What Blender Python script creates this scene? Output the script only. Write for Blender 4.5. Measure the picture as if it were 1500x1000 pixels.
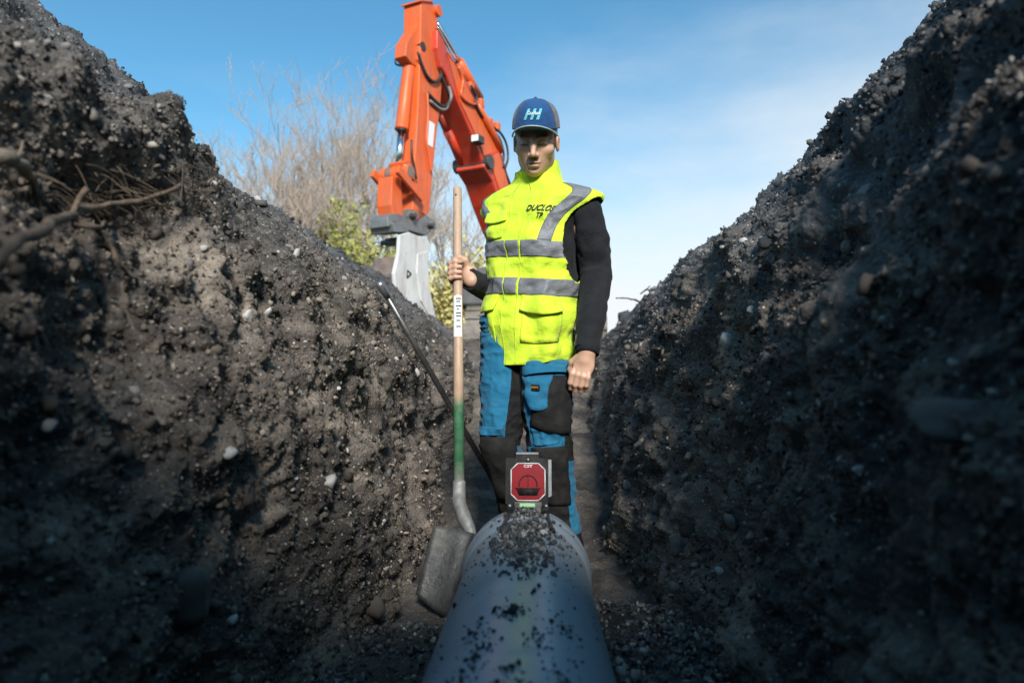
import bpy, bmesh, math, random
import numpy as np
from mathutils import Vector, Matrix

# ------------------------------------------------------------------ camera, sky, sun, exposure
scene = bpy.context.scene
for o in list(bpy.data.objects):
    bpy.data.objects.remove(o)
COL = scene.collection
CAM = np.array([0.0, 0.0, 0.71]); FPX = 1000.0
PITCH = math.atan(60 / FPX); YAW = math.atan(35 / FPX)
cd = bpy.data.cameras.new('camera'); cam = bpy.data.objects.new('camera', cd); COL.objects.link(cam)
cam.location = CAM; cam.rotation_euler = (math.pi / 2 + PITCH, 0, YAW)
cd.sensor_width = 36; cd.lens = 24; cd.clip_start = 0.02; cd.clip_end = 3000
cd.dof.use_dof = True; cd.dof.focus_distance = 2.42; cd.dof.aperture_fstop = 2.8
scene.camera = cam
scene.render.resolution_x = 1024; scene.render.resolution_y = 682

SUN_EL, SUN_AZ = 30.0, 80.0                      # azimuth measured from +X (right) towards the camera side
e_, a_ = math.radians(SUN_EL), math.radians(SUN_AZ)
SUN = Vector((math.cos(e_) * math.cos(a_), -math.cos(e_) * math.sin(a_), math.sin(e_)))
world = bpy.data.worlds.new('World'); scene.world = world; world.use_nodes = True
wn, wl = world.node_tree.nodes, world.node_tree.links
sky = wn.new('ShaderNodeTexSky'); sky.sky_type = 'NISHITA'; sky.sun_disc = False
sky.sun_elevation = e_; sky.sun_rotation = math.atan2(SUN.x, SUN.y)
sky.air_density = 1.0; sky.dust_density = 0.9; sky.ozone_density = 1.6; sky.altitude = 200
# thin bright haze and cloud low over the horizon, clear blue higher up (depends on the direction in the sky only)
def wnode(t, ins=None, **kw):
    x = wn.new(t)
    for k, v in kw.items(): setattr(x, k, v)
    for k, v in (ins or {}).items():
        if hasattr(v, 'is_output'): wl.new(v, x.inputs[k])
        else: x.inputs[k].default_value = v
    return x
wco = wnode('ShaderNodeTexCoord').outputs['Generated']; wz = wnode('ShaderNodeSeparateXYZ', {0: wco}).outputs[2]
wst = wnode('ShaderNodeVectorMath', {0: wco, 1: (2.0, 2.0, 6.0)}, operation='MULTIPLY').outputs[0]
wno = wnode('ShaderNodeTexNoise', {'Vector': wst, 'Scale': 1.6, 'Detail': 6.0, 'Roughness': .55}).outputs['Fac']
wel = wnode('ShaderNodeMath', {0: wz, 1: wnode('ShaderNodeMath', {0: wnode('ShaderNodeMath', {0: wno, 1: .5}, operation='SUBTRACT').outputs[0], 1: .30}, operation='MULTIPLY').outputs[0]}, operation='SUBTRACT').outputs[0]
wx = wnode('ShaderNodeMath', {0: wnode('ShaderNodeSeparateXYZ', {0: wco}).outputs[0], 1: .22}, operation='MULTIPLY').outputs[0]
wel = wnode('ShaderNodeMath', {0: wel, 1: wx}, operation='SUBTRACT').outputs[0]     # the haze thickens towards the right
wfac = wnode('ShaderNodeMapRange', {0: wel, 1: .02, 2: .50, 3: 1.0, 4: 0.0}, interpolation_type='SMOOTHSTEP').outputs[0]
wtint = wnode('ShaderNodeMix', {0: 1.0, 7: (.46, .85, .89, 1)}, data_type='RGBA', blend_type='MULTIPLY'); wl.new(sky.outputs[0], wtint.inputs[6])
wmix = wnode('ShaderNodeMix', {0: wfac, 7: (4.3, 4.5, 4.6, 1)}, data_type='RGBA'); wl.new(wtint.outputs[2], wmix.inputs[6])
wl.new(wmix.outputs[2], wn['Background'].inputs[0]); wn['Background'].inputs[1].default_value = 0.093
sd = bpy.data.lights.new('sun', 'SUN'); sd.energy = 2.7; sd.angle = math.radians(10.0); sd.color = (1.0, 0.96, 0.90)
sun = bpy.data.objects.new('sun', sd); COL.objects.link(sun); sun.location = (6, -4, 9)
sun.rotation_euler = SUN.to_track_quat('Z', 'Y').to_euler()
vs = scene.view_settings; vs.view_transform = 'Standard'; vs.look = 'None'; vs.gamma = 1.0; vs.exposure = 1.2
vs.use_curve_mapping = False

# ------------------------------------------------------------------ helpers
rng = np.random.default_rng(7); random.seed(7)
_R = np.array(cam.rotation_euler.to_matrix())
def at(px, py, Y):
    """world point at depth Y that the photograph shows at (px, py) of 1500 x 1000"""
    d = _R @ np.array([(px - 750) / FPX, -(py - 500) / FPX, -1.0])
    return CAM + d * (Y / d[1])
def pix(P):
    q = (np.asarray(P) - CAM) @ _R
    return 750 + FPX * q[..., 0] / -q[..., 2], 500 - FPX * q[..., 1] / -q[..., 2]

def _hash(ix, iy, iz, s):
    n = (ix.astype(np.int64) * 374761393 + iy.astype(np.int64) * 668265263 + iz.astype(np.int64) * 1274126177 + s * 69069) & 0xffffffff
    n = ((n ^ (n >> 13)) * 1274126177) & 0xffffffff
    n = ((n ^ (n >> 16)) * 2246822519) & 0xffffffff
    return ((n ^ (n >> 15)) & 0xffffff) / float(0xffffff)
def vnoise(p, s=0):
    p = np.asarray(p, dtype=np.float64); i = np.floor(p); f = p - i
    f = f * f * f * (f * (f * 6 - 15) + 10); i = i.astype(np.int64)
    r = 0
    for dx in (0, 1):
        wx = f[..., 0] if dx else 1 - f[..., 0]
        for dy in (0, 1):
            wy = f[..., 1] if dy else 1 - f[..., 1]
            for dz in (0, 1):
                wz = f[..., 2] if dz else 1 - f[..., 2]
                r = r + wx * wy * wz * _hash(i[..., 0] + dx, i[..., 1] + dy, i[..., 2] + dz, s)
    return r * 2 - 1
def fbm(p, octv=4, s=0, gain=0.5):
    r, a = 0, 1.0
    for k in range(octv):
        r = r + a * vnoise(np.asarray(p) * (2.03 ** k) + k * 17.3, s + k); a *= gain
    return r
def worley(p, s=0):
    p = np.asarray(p); i = np.floor(p).astype(np.int64); best = np.full(p.shape[:-1], 9.0); cid = np.zeros(p.shape[:-1])
    for dx in (-1, 0, 1):
        for dy in (-1, 0, 1):
            for dz in (-1, 0, 1):
                c = i + np.array([dx, dy, dz]); x, y, z = c[..., 0], c[..., 1], c[..., 2]
                q = np.stack([_hash(x, y, z, s), _hash(x, y, z, s + 1), _hash(x, y, z, s + 2)], -1) + c
                d = np.sqrt(((q - p) ** 2).sum(-1)); m = d < best
                best = np.where(m, d, best); cid = np.where(m, _hash(x, y, z, s + 5), cid)
    return best, cid
def sstep(a, b, x):
    t = np.clip((np.asarray(x, dtype=float) - a) / (b - a), 0, 1); return t * t * (3 - 2 * t)
def unit(v):
    v = np.asarray(v, dtype=float); return v / np.linalg.norm(v)

def tag(o, label=None, cat=None, group=None, kind=None):
    if label: o['label'] = label
    if cat: o['category'] = cat
    if group: o['group'] = group
    if kind: o['kind'] = kind
    return o
def empty(name, loc):
    o = bpy.data.objects.new(name, None); COL.objects.link(o); o.location = loc; o.empty_display_size = 0.1; return o
def link(name, me, parent=None):
    o = bpy.data.objects.new(name, me); COL.objects.link(o); setpar(o, parent); return o
def setpar(o, parent):
    if parent is None: return
    root = parent; off = Vector((0, 0, 0))
    while root is not None:
        off += root.location; root = root.parent
    o.parent = parent; o.matrix_parent_inverse = Matrix.Translation(-off) if parent.parent is None else Matrix.Identity(4)
def mesh(name, V, F, mats, parent=None, smooth=True, mi=None, bevel=0, solid=0, sub=0):
    me = bpy.data.meshes.new(name)
    V = np.asarray(V, dtype=np.float64)
    if isinstance(F, np.ndarray):
        n, k = F.shape
        me.vertices.add(len(V)); me.vertices.foreach_set('co', V.astype(np.float32).ravel())
        me.loops.add(n * k); me.loops.foreach_set('vertex_index', F.astype(np.int32).ravel())
        me.polygons.add(n); me.polygons.foreach_set('loop_start', (np.arange(n) * k).astype(np.int32))
        me.update(calc_edges=True)
    else:
        me.from_pydata([tuple(v) for v in V], [], F)
    for m in (mats if isinstance(mats, (list, tuple)) else [mats]): me.materials.append(m)
    if mi is not None: me.polygons.foreach_set('material_index', np.asarray(mi, dtype=np.int32))
    me.polygons.foreach_set('use_smooth', np.full(len(me.polygons), smooth)); me.update()
    o = link(name, me, parent)
    if solid:
        s = o.modifiers.new('solid', 'SOLIDIFY'); s.thickness = solid; s.offset = 1
    if bevel:
        b = o.modifiers.new('bevel', 'BEVEL'); b.width = bevel; b.segments = 2; b.limit_method = 'ANGLE'; b.angle_limit = 0.6
    if sub:
        s = o.modifiers.new('sub', 'SUBSURF'); s.levels = sub; s.render_levels = sub
    return o
class MB:
    """collects shapes for ONE mesh"""
    def __init__(s): s.V = []; s.F = []; s.M = []
    def add(s, V, F, m=0):
        n = len(s.V); s.V += [tuple(map(float, v)) for v in V]; s.F += [tuple(int(i) + n for i in f) for f in F]; s.M += [m] * len(F)
    def box(s, c, size, ax=None, m=0):
        ax = np.eye(3) if ax is None else np.asarray(ax); c = np.asarray(c)
        P = [c + ax[0] * size[0] / 2 * i + ax[1] * size[1] / 2 * j + ax[2] * size[2] / 2 * k for i in (-1, 1) for j in (-1, 1) for k in (-1, 1)]
        s.add(P, [(0, 1, 3, 2), (4, 6, 7, 5), (0, 4, 5, 1), (2, 3, 7, 6), (0, 2, 6, 4), (1, 5, 7, 3)], m)
    def tube(s, P, R, n=10, m=0, cap=True):
        P = np.asarray(P, dtype=float); R = np.broadcast_to(np.asarray(R, dtype=float), (len(P),))
        T = np.gradient(P, axis=0); T /= np.linalg.norm(T, axis=1)[:, None] + 1e-12
        u = np.cross(T[0], [0, 0, 1.0])
        if np.linalg.norm(u) < 1e-3: u = np.cross(T[0], [1.0, 0, 0])
        V = []
        for p, t, r in zip(P, T, R):
            u = u - t * (u @ t); u /= np.linalg.norm(u); w = np.cross(t, u)
            for k in range(n):
                a = 2 * math.pi * k / n; V.append(p + r * (u * math.cos(a) + w * math.sin(a)))
        F = [(i * n + k, i * n + (k + 1) % n, (i + 1) * n + (k + 1) % n, (i + 1) * n + k) for i in range(len(P) - 1) for k in range(n)]
        if cap: F += [tuple(range(n - 1, -1, -1)), tuple((len(P) - 1) * n + k for k in range(n))]
        s.add(V, F, m)
    def prism(s, A, B, m=0):
        n = len(A); s.add(list(A) + list(B), [tuple(range(n)), tuple(range(2 * n - 1, n - 1, -1))] + [(i, n + i, n + (i + 1) % n, (i + 1) % n) for i in range(n)], m)
    def build(s, name, mats, parent=None, smooth=False, bevel=0):
        o = mesh(name, s.V, s.F, mats, parent, smooth, s.M, bevel)
        bm = bmesh.new(); bm.from_mesh(o.data); bmesh.ops.recalc_face_normals(bm, faces=bm.faces); bm.to_mesh(o.data); bm.free()
        return o
def crv(P, n=24):
    """Catmull-Rom through points"""
    P = np.asarray(P, dtype=float); Q = np.vstack([2 * P[0] - P[1], P, 2 * P[-1] - P[-2]]); out = []
    for t in np.linspace(0, len(P) - 1, n):
        i = min(int(t), len(P) - 2); f = t - i; a, b, c, d = Q[i:i + 4]
        out.append(0.5 * (2 * b + (c - a) * f + (2 * a - 5 * b + 4 * c - d) * f * f + (3 * b - a - 3 * c + d) * f ** 3))
    return np.array(out)
def gridfaces(nu, nv, wrap=False):
    i, j = np.meshgrid(np.arange(nu - 1), np.arange(nv if wrap else nv - 1), indexing='ij'); j2 = (j + 1) % nv
    return np.stack([i * nv + j, i * nv + j2, (i + 1) * nv + j2, (i + 1) * nv + j], -1).reshape(-1, 4)

# ------------------------------------------------------------------ materials
class N:
    """small node-tree writer"""
    def __init__(s, name):
        s.m = bpy.data.materials.new(name); s.m.use_nodes = True; s.t = s.m.node_tree; s.b = s.t.nodes['Principled BSDF']
        s.co = s.t.nodes.new('ShaderNodeTexCoord').outputs['Object']
    def n(s, typ, ins=None, **kw):
        x = s.t.nodes.new(typ)
        for k, v in kw.items(): setattr(x, k, v)
        for k, v in (ins or {}).items():
            if hasattr(v, 'is_output'): s.t.links.new(v, x.inputs[k])
            else: x.inputs[k].default_value = v
        return x
    def noise(s, sc, det=5, rough=0.55, vec=None, out='Fac'):
        return s.n('ShaderNodeTexNoise', {'Vector': vec or s.co, 'Scale': sc, 'Detail': det, 'Roughness': rough}).outputs[out]
    def voro(s, sc, out='Distance', vec=None):
        return s.n('ShaderNodeTexVoronoi', {'Vector': vec or s.co, 'Scale': sc}).outputs[out]
    def ramp(s, fac, stops):
        r = s.n('ShaderNodeValToRGB', {'Fac': fac}); e = r.color_ramp.elements
        while len(e) < len(stops): e.new(0.5)
        for k, (p, c) in zip(e, stops): k.position = p; k.color = (*c, 1) if len(c) == 3 else c
        return r.outputs[0]
    def math(s, op, a, b=0.0, clamp=False):
        x = s.n('ShaderNodeMath', {0: a, 1: b}, operation=op); x.use_clamp = clamp; return x.outputs[0]
    def mix(s, f, a, b, mode='MIX'):
        x = s.n('ShaderNodeMix', data_type='RGBA', blend_type=mode)
        for i, v in ((0, f), (6, a), (7, b)):
            if hasattr(v, 'is_output'): s.t.links.new(v, x.inputs[i])
            else: x.inputs[i].default_value = (*v, 1) if isinstance(v, tuple) and len(v) == 3 else v
        return x.outputs[2]
    def set(s, key, v):
        if hasattr(v, 'is_output'): s.t.links.new(v, s.b.inputs[key])
        else: s.b.inputs[key].default_value = (*v, 1) if isinstance(v, tuple) and len(v) == 3 else v
    def bump(s, h, strength, dist, prev=None):
        x = s.n('ShaderNodeBump', {'Height': h, 'Strength': strength, 'Distance': dist})
        if prev is not None: s.t.links.new(prev, x.inputs['Normal'])
        return x.outputs[0]
def mat(name, c1, c2=None, scale=30, rough=0.6, bump=0.2, bdist=0.002, metal=0.0, rvar=0.15, spec=0.5, dirt=None, dscale=8, damt=0.5, sheen=0):
    g = N(name); c2 = c2 or tuple(x * 0.75 for x in c1)
    col = g.ramp(g.noise(scale, 6), [(0.3, c1), (0.7, c2)])
    if dirt: col = g.mix(g.math('MULTIPLY', g.ramp(g.noise(dscale, 8, 0.65), [(0.48, (0, 0, 0)), (0.68, (1, 1, 1))]), damt), col, dirt)
    g.set('Base Color', col); g.set('Metallic', metal); g.set('Specular IOR Level', spec)
    r = g.ramp(g.noise(scale * 0.7, 4), [(0.3, (max(rough - rvar, 0.03),) * 3), (0.7, (min(rough + rvar, 1),) * 3)]); g.set('Roughness', r)
    if bump: g.set('Normal', g.bump(g.noise(scale * 4, 5), bump, bdist))
    if sheen: g.set('Sheen Weight', sheen)
    return g.m
def soil_mat(name, lo, hi, gain):
    """stratified earth: brown cut below, dark grey loose gravelly spoil above"""
    g = N(name); sep = g.n('ShaderNodeSeparateXYZ', {0: g.co})
    big = g.noise(1.1, 5); hgt = g.math('ADD', sep.outputs[2], g.math('MULTIPLY', g.math('SUBTRACT', big, 0.5), 0.9))
    f = g.n('ShaderNodeMapRange', {0: hgt, 1: lo, 2: hi}).outputs[0]
    strat = g.n('ShaderNodeVectorMath', {0: g.co, 1: (2.0, 2.0, 7.0)}, operation='MULTIPLY').outputs[0]
    n1 = g.noise(1.6, 7, 0.65, strat)
    brown = g.ramp(n1, [(0.30, (0.035, 0.030, 0.027)), (0.44, (0.08, 0.067, 0.056)), (0.56, (0.15, 0.124, 0.10)), (0.68, (0.23, 0.19, 0.15)), (0.8, (0.10, 0.085, 0.074))])
    grey = g.ramp(g.noise(9, 8, 0.7), [(0.3, (0.033, 0.033, 0.035)), (0.55, (0.075, 0.074, 0.075)), (0.75, (0.13, 0.126, 0.122))])
    patch = g.ramp(g.noise(2.6, 6, 0.6), [(0.56, (0, 0, 0)), (0.66, (1, 1, 1))])
    grey = g.mix(g.math('MULTIPLY', patch, 0.5), grey, (0.12, 0.09, 0.066))
    col = g.mix(f, brown, grey)
    wet = g.ramp(g.noise(3.3, 5), [(0.45, (1, 1, 1)), (0.62, (0.42, 0.42, 0.44))]); col = g.mix(1.0, col, wet, 'MULTIPLY')
    # embedded grit of several sizes, each grain its own colour
    for sc, th, amt in ((170, 0.30, 0.6), (75, 0.26, 0.75)):
        v = g.n('ShaderNodeTexVoronoi', {'Vector': g.co, 'Scale': sc})
        rnd = g.n('ShaderNodeSeparateColor', {0: v.outputs['Color']})
        gc = g.ramp(rnd.outputs[0], [(0.0, (0.03, 0.03, 0.034)), (0.5, (0.11, 0.10, 0.095)), (0.8, (0.2, 0.17, 0.14)), (1.0, (0.46, 0.43, 0.40))])
        inside = g.math('MULTIPLY', g.math('LESS_THAN', v.outputs['Distance'], th), g.math('GREATER_THAN', rnd.outputs[1], 0.45))
        col = g.mix(g.math('MULTIPLY', inside, amt), col, gc)
    col = g.mix(1.0, col, (gain, gain, gain), 'MULTIPLY')
    g.set('Base Color', col)
    g.set('Roughness', g.ramp(g.noise(4, 4), [(0.42, (0.88,) * 3), (0.66, (0.5,) * 3)])); g.set('Specular IOR Level', 0.4)
    b1 = g.bump(g.noise(60, 9, 0.75), 0.9, 0.010); b2 = g.bump(g.voro(110), 0.7, 0.005, b1); b3 = g.bump(g.noise(420, 4, 0.7), 0.6, 0.002, b2)
    g.set('Normal', b3)
    return g.m
def rock_mat(name, stops, rough=0.6, nscale=40, coat=.55):
    """stones: each object or instance takes its own tone, then gets mottling and dust"""
    g = N(name); rnd = g.n('ShaderNodeObjectInfo').outputs['Random']
    col = g.ramp(rnd, stops)
    m = g.ramp(g.noise(nscale, 7, 0.65), [(0.3, (0.55, 0.54, 0.53)), (0.7, (1.1, 1.08, 1.05))]); col = g.mix(0.8, col, m, 'MULTIPLY')
    dust = g.ramp(g.noise(nscale * 0.4, 6, 0.6), [(0.5, (0, 0, 0)), (0.72, (1, 1, 1))]); col = g.mix(g.math('MULTIPLY', dust, coat), col, (0.115, 0.092, 0.074))
    g.set('Base Color', col); g.set('Roughness', rough); g.set('Specular IOR Level', 0.4)
    g.set('Normal', g.bump(g.noise(nscale * 5, 6, 0.7), 0.4, 0.003))
    return g.m

def grit_mat(name, lo, hi):
    """loose grains take the tone of the layer they lie in, each a little lighter or darker, a few pale"""
    g = N(name); pos = g.n('ShaderNodeNewGeometry').outputs['Position']; rnd = g.n('ShaderNodeObjectInfo').outputs['Random']
    z = g.n('ShaderNodeSeparateXYZ', {0: pos}).outputs[2]; h = g.math('ADD', z, g.math('MULTIPLY', g.math('SUBTRACT', g.noise(1.1, 5, .55, pos), .5), .9))
    f = g.n('ShaderNodeMapRange', {0: h, 1: lo, 2: hi}).outputs[0]
    br = g.ramp(rnd, [(0, (.03, .026, .023)), (.35, (.08, .066, .055)), (.7, (.15, .124, .10)), (.94, (.22, .185, .15)), (1, (.42, .385, .34))])
    gy = g.ramp(rnd, [(0, (.022, .022, .024)), (.5, (.06, .06, .062)), (.85, (.12, .117, .115)), (1, (.21, .205, .2))])
    g.set('Base Color', g.mix(f, br, gy)); g.set('Roughness', .85); g.set('Specular IOR Level', .3); g.set('Normal', g.bump(g.noise(300, 5, .7, pos), .5, .002)); return g.m
# ------------------------------------------------------------------ ground, trench floor, earth banks
SOIL_L = soil_mat('earth_left', 1.02, 1.40, 1.5)
SOIL_R = soil_mat('earth_right', 0.85, 1.30, 1.55)
STONE = rock_mat('stone', [(0.0, (0.05, 0.052, 0.056)), (0.4, (0.13, 0.13, 0.132)), (0.65, (0.24, 0.21, 0.18)), (0.85, (0.26, 0.235, 0.21)), (1.0, (0.36, 0.34, 0.32))], .7, 40, .85)
PALE = rock_mat('pale_stone', [(0.0, (0.45, 0.44, 0.43)), (1.0, (0.62, 0.61, 0.6))])
COBBLE = rock_mat('grey_cobble', [(0.0, (0.085, 0.082, 0.078)), (1.0, (0.12, 0.115, 0.11))], 0.7, 22, .75)
GRIT = rock_mat('grit', [(0.0, (0.022, 0.022, 0.024)), (0.5, (0.06, 0.056, 0.052)), (0.8, (0.12, 0.095, 0.075)), (0.94, (0.2, 0.18, 0.16)), (1.0, (0.42, 0.4, 0.38))], 0.75, 90)
GRAVEL = rock_mat('gravel', [(0.0, (0.03, 0.033, 0.038)), (0.45, (0.08, 0.085, 0.092)), (0.75, (0.17, 0.17, 0.17)), (0.9, (0.32, 0.3, 0.27)), (1.0, (0.5, 0.48, 0.45))], 0.5, 80)
CRUMB = rock_mat('soil_crumb', [(0.0, (0.008, 0.009, 0.011)), (0.7, (0.03, 0.03, 0.033)), (1.0, (0.08, 0.07, 0.06))], 0.75, 90)

KEYS = {  # profile control points (x, z) at several distances along the trench
 'L': {-5: [(-.40, -.12), (-.46, .05), (-.54, .35), (-.63, .75), (-.72, 1.06), (-.86, 1.24), (-1.12, 1.48), (-1.47, 1.82), (-1.9, 1.70), (-2.6, 1.32), (-3.6, 1.15)],
       1.2: [(-.40, -.12), (-.46, .05), (-.54, .35), (-.63, .75), (-.72, 1.06), (-.86, 1.24), (-1.12, 1.48), (-1.47, 1.82), (-1.9, 1.70), (-2.6, 1.32), (-3.6, 1.15)],
       3.2: [(-.42, -.12), (-.48, .05), (-.54, .35), (-.62, .75), (-.71, 1.04), (-.86, 1.20), (-1.12, 1.39), (-1.49, 1.63), (-1.9, 1.56), (-2.6, 1.30), (-3.6, 1.15)],
       6.0: [(-.44, -.12), (-.50, .05), (-.56, .35), (-.63, .72), (-.72, .98), (-.86, 1.16), (-1.12, 1.34), (-1.47, 1.58), (-1.9, 1.52), (-2.6, 1.28), (-3.6, 1.15)],
       9.0: [(-.48, -.12), (-.54, .05), (-.60, .35), (-.66, .70), (-.74, .92), (-.86, 1.06), (-1.06, 1.14), (-1.30, 1.25), (-1.8, 1.24), (-2.6, 1.22), (-3.6, 1.15)],
       12.: [(-.55, -.12), (-.6, .05), (-.7, .35), (-.8, .70), (-.9, .9), (-1.0, 1.0), (-1.1, 1.08), (-1.3, 1.12), (-1.8, 1.12), (-2.6, 1.12), (-3.6, 1.12)]},
 'R': {-5: [(.32, -.12), (.37, .05), (.44, .35), (.53, .75), (.64, 1.06), (.82, 1.34), (1.12, 1.70), (1.55, 2.12), (2.1, 2.0), (2.9, 1.40), (3.6, 1.15)],
       1.0: [(.32, -.12), (.37, .05), (.44, .35), (.53, .75), (.64, 1.06), (.82, 1.34), (1.12, 1.66), (1.52, 2.05), (2.05, 1.95), (2.9, 1.40), (3.6, 1.15)],
       2.5: [(.34, -.12), (.39, .05), (.45, .35), (.54, .75), (.65, 1.06), (.82, 1.33), (1.10, 1.58), (1.50, 1.93), (2.0, 1.85), (2.9, 1.38), (3.6, 1.15)],
       4.0: [(.36, -.12), (.40, .05), (.46, .35), (.55, .72), (.65, 1.02), (.80, 1.28), (1.08, 1.52), (1.47, 1.84), (1.95, 1.76), (2.8, 1.34), (3.6, 1.15)],
       6.0: [(.36, -.12), (.40, .05), (.46, .35), (.54, .70), (.64, .98), (.78, 1.20), (1.06, 1.44), (1.41, 1.73), (1.9, 1.66), (2.8, 1.30), (3.6, 1.15)],
       8.5: [(.34, -.12), (.38, .05), (.44, .35), (.50, .66), (.58, .88), (.70, 1.04), (.95, 1.26), (1.24, 1.48), (1.8, 1.42), (2.8, 1.22), (3.6, 1.15)],
       12.: [(.34, -.12), (.38, .05), (.42, .35), (.48, .64), (.55, .84), (.65, .95), (.85, 1.10), (1.1, 1.25), (1.7, 1.2), (2.8, 1.15), (3.6, 1.12)]}}
TROWS = np.concatenate([np.linspace(0, 7.05, 500)[:-1], np.linspace(7.05, 10, 40)])
YCOLS = np.concatenate([np.linspace(-5, .40, 28)[:-1], 1 / np.linspace(1 / .40, 1 / 12., 690)])
def bank(side):
    K = KEYS[side]; ys = np.array(sorted(K)); A = np.array([K[y] for y in ys])
    Y = YCOLS; C = np.empty((len(Y), A.shape[1], 2))
    for i in range(A.shape[1]):
        for c in (0, 1): C[:, i, c] = np.interp(Y, ys, A[:, i, c])
    Q = np.concatenate([2 * C[:, :1] - C[:, 1:2], C, 2 * C[:, -1:] - C[:, -2:-1]], 1)
    i = np.minimum(TROWS.astype(int), A.shape[1] - 2); f = (TROWS - i)[None, :, None]
    a, b, c, d = Q[:, i], Q[:, i + 1], Q[:, i + 2], Q[:, i + 3]
    S = 0.5 * (2 * b + (c - a) * f + (2 * a - 5 * b + 4 * c - d) * f * f + (3 * b - a - 3 * c + d) * f ** 3)
    P = np.stack([S[..., 0], np.broadcast_to(Y[:, None], S.shape[:2]), S[..., 1]], -1)
    sg = -1 if side == 'L' else 1
    dv = np.gradient(P, axis=1); Nn = np.stack([-dv[..., 2] * sg, np.zeros(dv.shape[:2]), dv[..., 0] * sg], -1)
    Nn /= np.linalg.norm(Nn, axis=-1, keepdims=True) + 1e-9
    so = 0 if side == 'L' else 50
    z = P[..., 2]; up = sstep(1.05, 1.35, z + .12 * vnoise(P * 2.2, so + 9))
    d = .065 * fbm(P * [1.2, 1.0, 1.3], 3, so) + .030 * fbm(P * [5, 5, 6.5], 3, so + 10)
    rid = 1 - np.abs(fbm(P * [9, 9, 13], 3, so + 20)); d += (.017 - .007 * up) * rid
    # horizontal weak layers stand back and firm ones stand out in the cut; scrape marks of the bucket run upwards
    d += (1 - up) * (.020 * vnoise(np.stack([P[..., 0] * 1.5, P[..., 1] * 1.5, z * 9], -1), so + 30) + .010 * vnoise(np.stack([P[..., 0], P[..., 1] * 26, z * 2.2], -1), so + 31))
    w, ci = worley(P * 11, so + 40); d += .018 * np.sqrt(np.clip(1 - (w / .62) ** 2, 0, 1)) * (ci > .66)
    w, ci = worley(P * 26, so + 43); d += (.009 + .006 * up) * np.sqrt(np.clip(1 - (w / .62) ** 2, 0, 1)) * (ci > .35)
    w, ci = worley(P * 62, so + 46); d += .0075 * np.sqrt(np.clip(1 - (w / .65) ** 2, 0, 1)) * ci
    d += .004 * fbm(P * 90, 2, so + 60)
    if side == 'L':   # turf lip with roots left standing out of the cut
        lip = np.exp(-((P[..., 1] - 1.25) / .42) ** 2) * np.exp(-((z - 1.20) / .075) ** 2); d += .10 * lip * (1 + .5 * vnoise(P * 12, 77))
        under = np.exp(-((P[..., 1] - 1.2) / .45) ** 2) * np.exp(-((z - 1.04) / .07) ** 2); d -= .09 * under
        d += .08 * np.exp(-((P[..., 1] - 1.42) / .10) ** 2 - ((z - 1.04) / .07) ** 2)
        for yy, zz, hh in ((2.42, 1.80, .02), (3.28, 1.72, .03)): d += hh * np.exp(-((P[..., 1] - yy) / .10) ** 2 - ((z - zz) / .07) ** 2)
    else:
        for yy, zz, hh, wy in ((1.25, 1.52, .10, .35), (1.0, 1.22, .08, .3), (1.7, 1.36, .07, .22), (2.4, 1.18, .06, .16), (7.4, 1.66, .12, .16), (8.4, 1.45, .12, .2)):
            d += hh * np.exp(-((P[..., 1] - yy) / wy) ** 2 - ((z - zz) / .06) ** 2)
    fade = sstep(12.2, 9.5, P[..., 1]) * sstep(10, 8.6, TROWS)[None, :]
    P = P + Nn * (d * (.35 + .65 * fade))[..., None]
    return P
BANK = {}
for side, name, m in (('L', 'left_earth_bank', SOIL_L), ('R', 'right_earth_bank', SOIL_R)):
    P = bank(side); nu, nv = P.shape[:2]; F = gridfaces(nu, nv)
    if side == 'L': F = F[:, ::-1].copy()
    o = mesh(name, P.reshape(-1, 3), F, m); tag(o, kind='structure')
    dU = np.gradient(P, axis=0); dV = np.gradient(P, axis=1); Nr = np.cross(dU, dV) * (1 if side == 'R' else -1)
    Nr /= np.linalg.norm(Nr, axis=-1, keepdims=True) + 1e-12
    if Nr[nu // 2, 100, 0] * (1 if side == 'L' else -1) < 0: Nr = -Nr
    BANK[side] = (o, P, Nr)

def floor_z(x, y):
    x = np.asarray(x, float); y = np.asarray(y, float)
    g = sstep(2.0, 1.72, y + .05 * vnoise(np.stack([x * 7, y * 7, x * 0], -1), 5))
    z = .015 + g * np.where(x > 0, .115, .035) + .20 * sstep(3.2, 4.6, y) + .97 * sstep(4.2, 8.6, y)
    p = np.stack([x, y, x * 0], -1)
    return z + .018 * fbm(p * 5, 3, 3) + .05 * fbm(p * 3, 3, 8) * sstep(2.6, 4, y) * sstep(9.3, 8.4, y)
fy = np.concatenate([np.linspace(-5, .3, 24)[:-1], np.linspace(.3, 9.6, 420)]); fx = np.concatenate([np.linspace(-3.7, -1, 8)[:-1], np.linspace(-1, 1, 150), np.linspace(1, 3.7, 8)[1:]])
FX, FY = np.meshgrid(fx, fy, indexing='xy'); FZ = floor_z(FX, FY)
pp = np.stack([FX, FY, FZ], -1); FZ = FZ + .012 * fbm(pp * 22, 3, 90) + .010 * np.sqrt(np.clip(1 - (worley(pp * 24, 91)[0] / .6) ** 2, 0, 1))
fl = mesh('trench_floor', np.stack([FX, FY, FZ], -1).reshape(-1, 3), gridfaces(len(fy), len(fx)), soil_mat('earth_floor', 2.5, 3.0, 1.0)); tag(fl, kind='structure')

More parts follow.
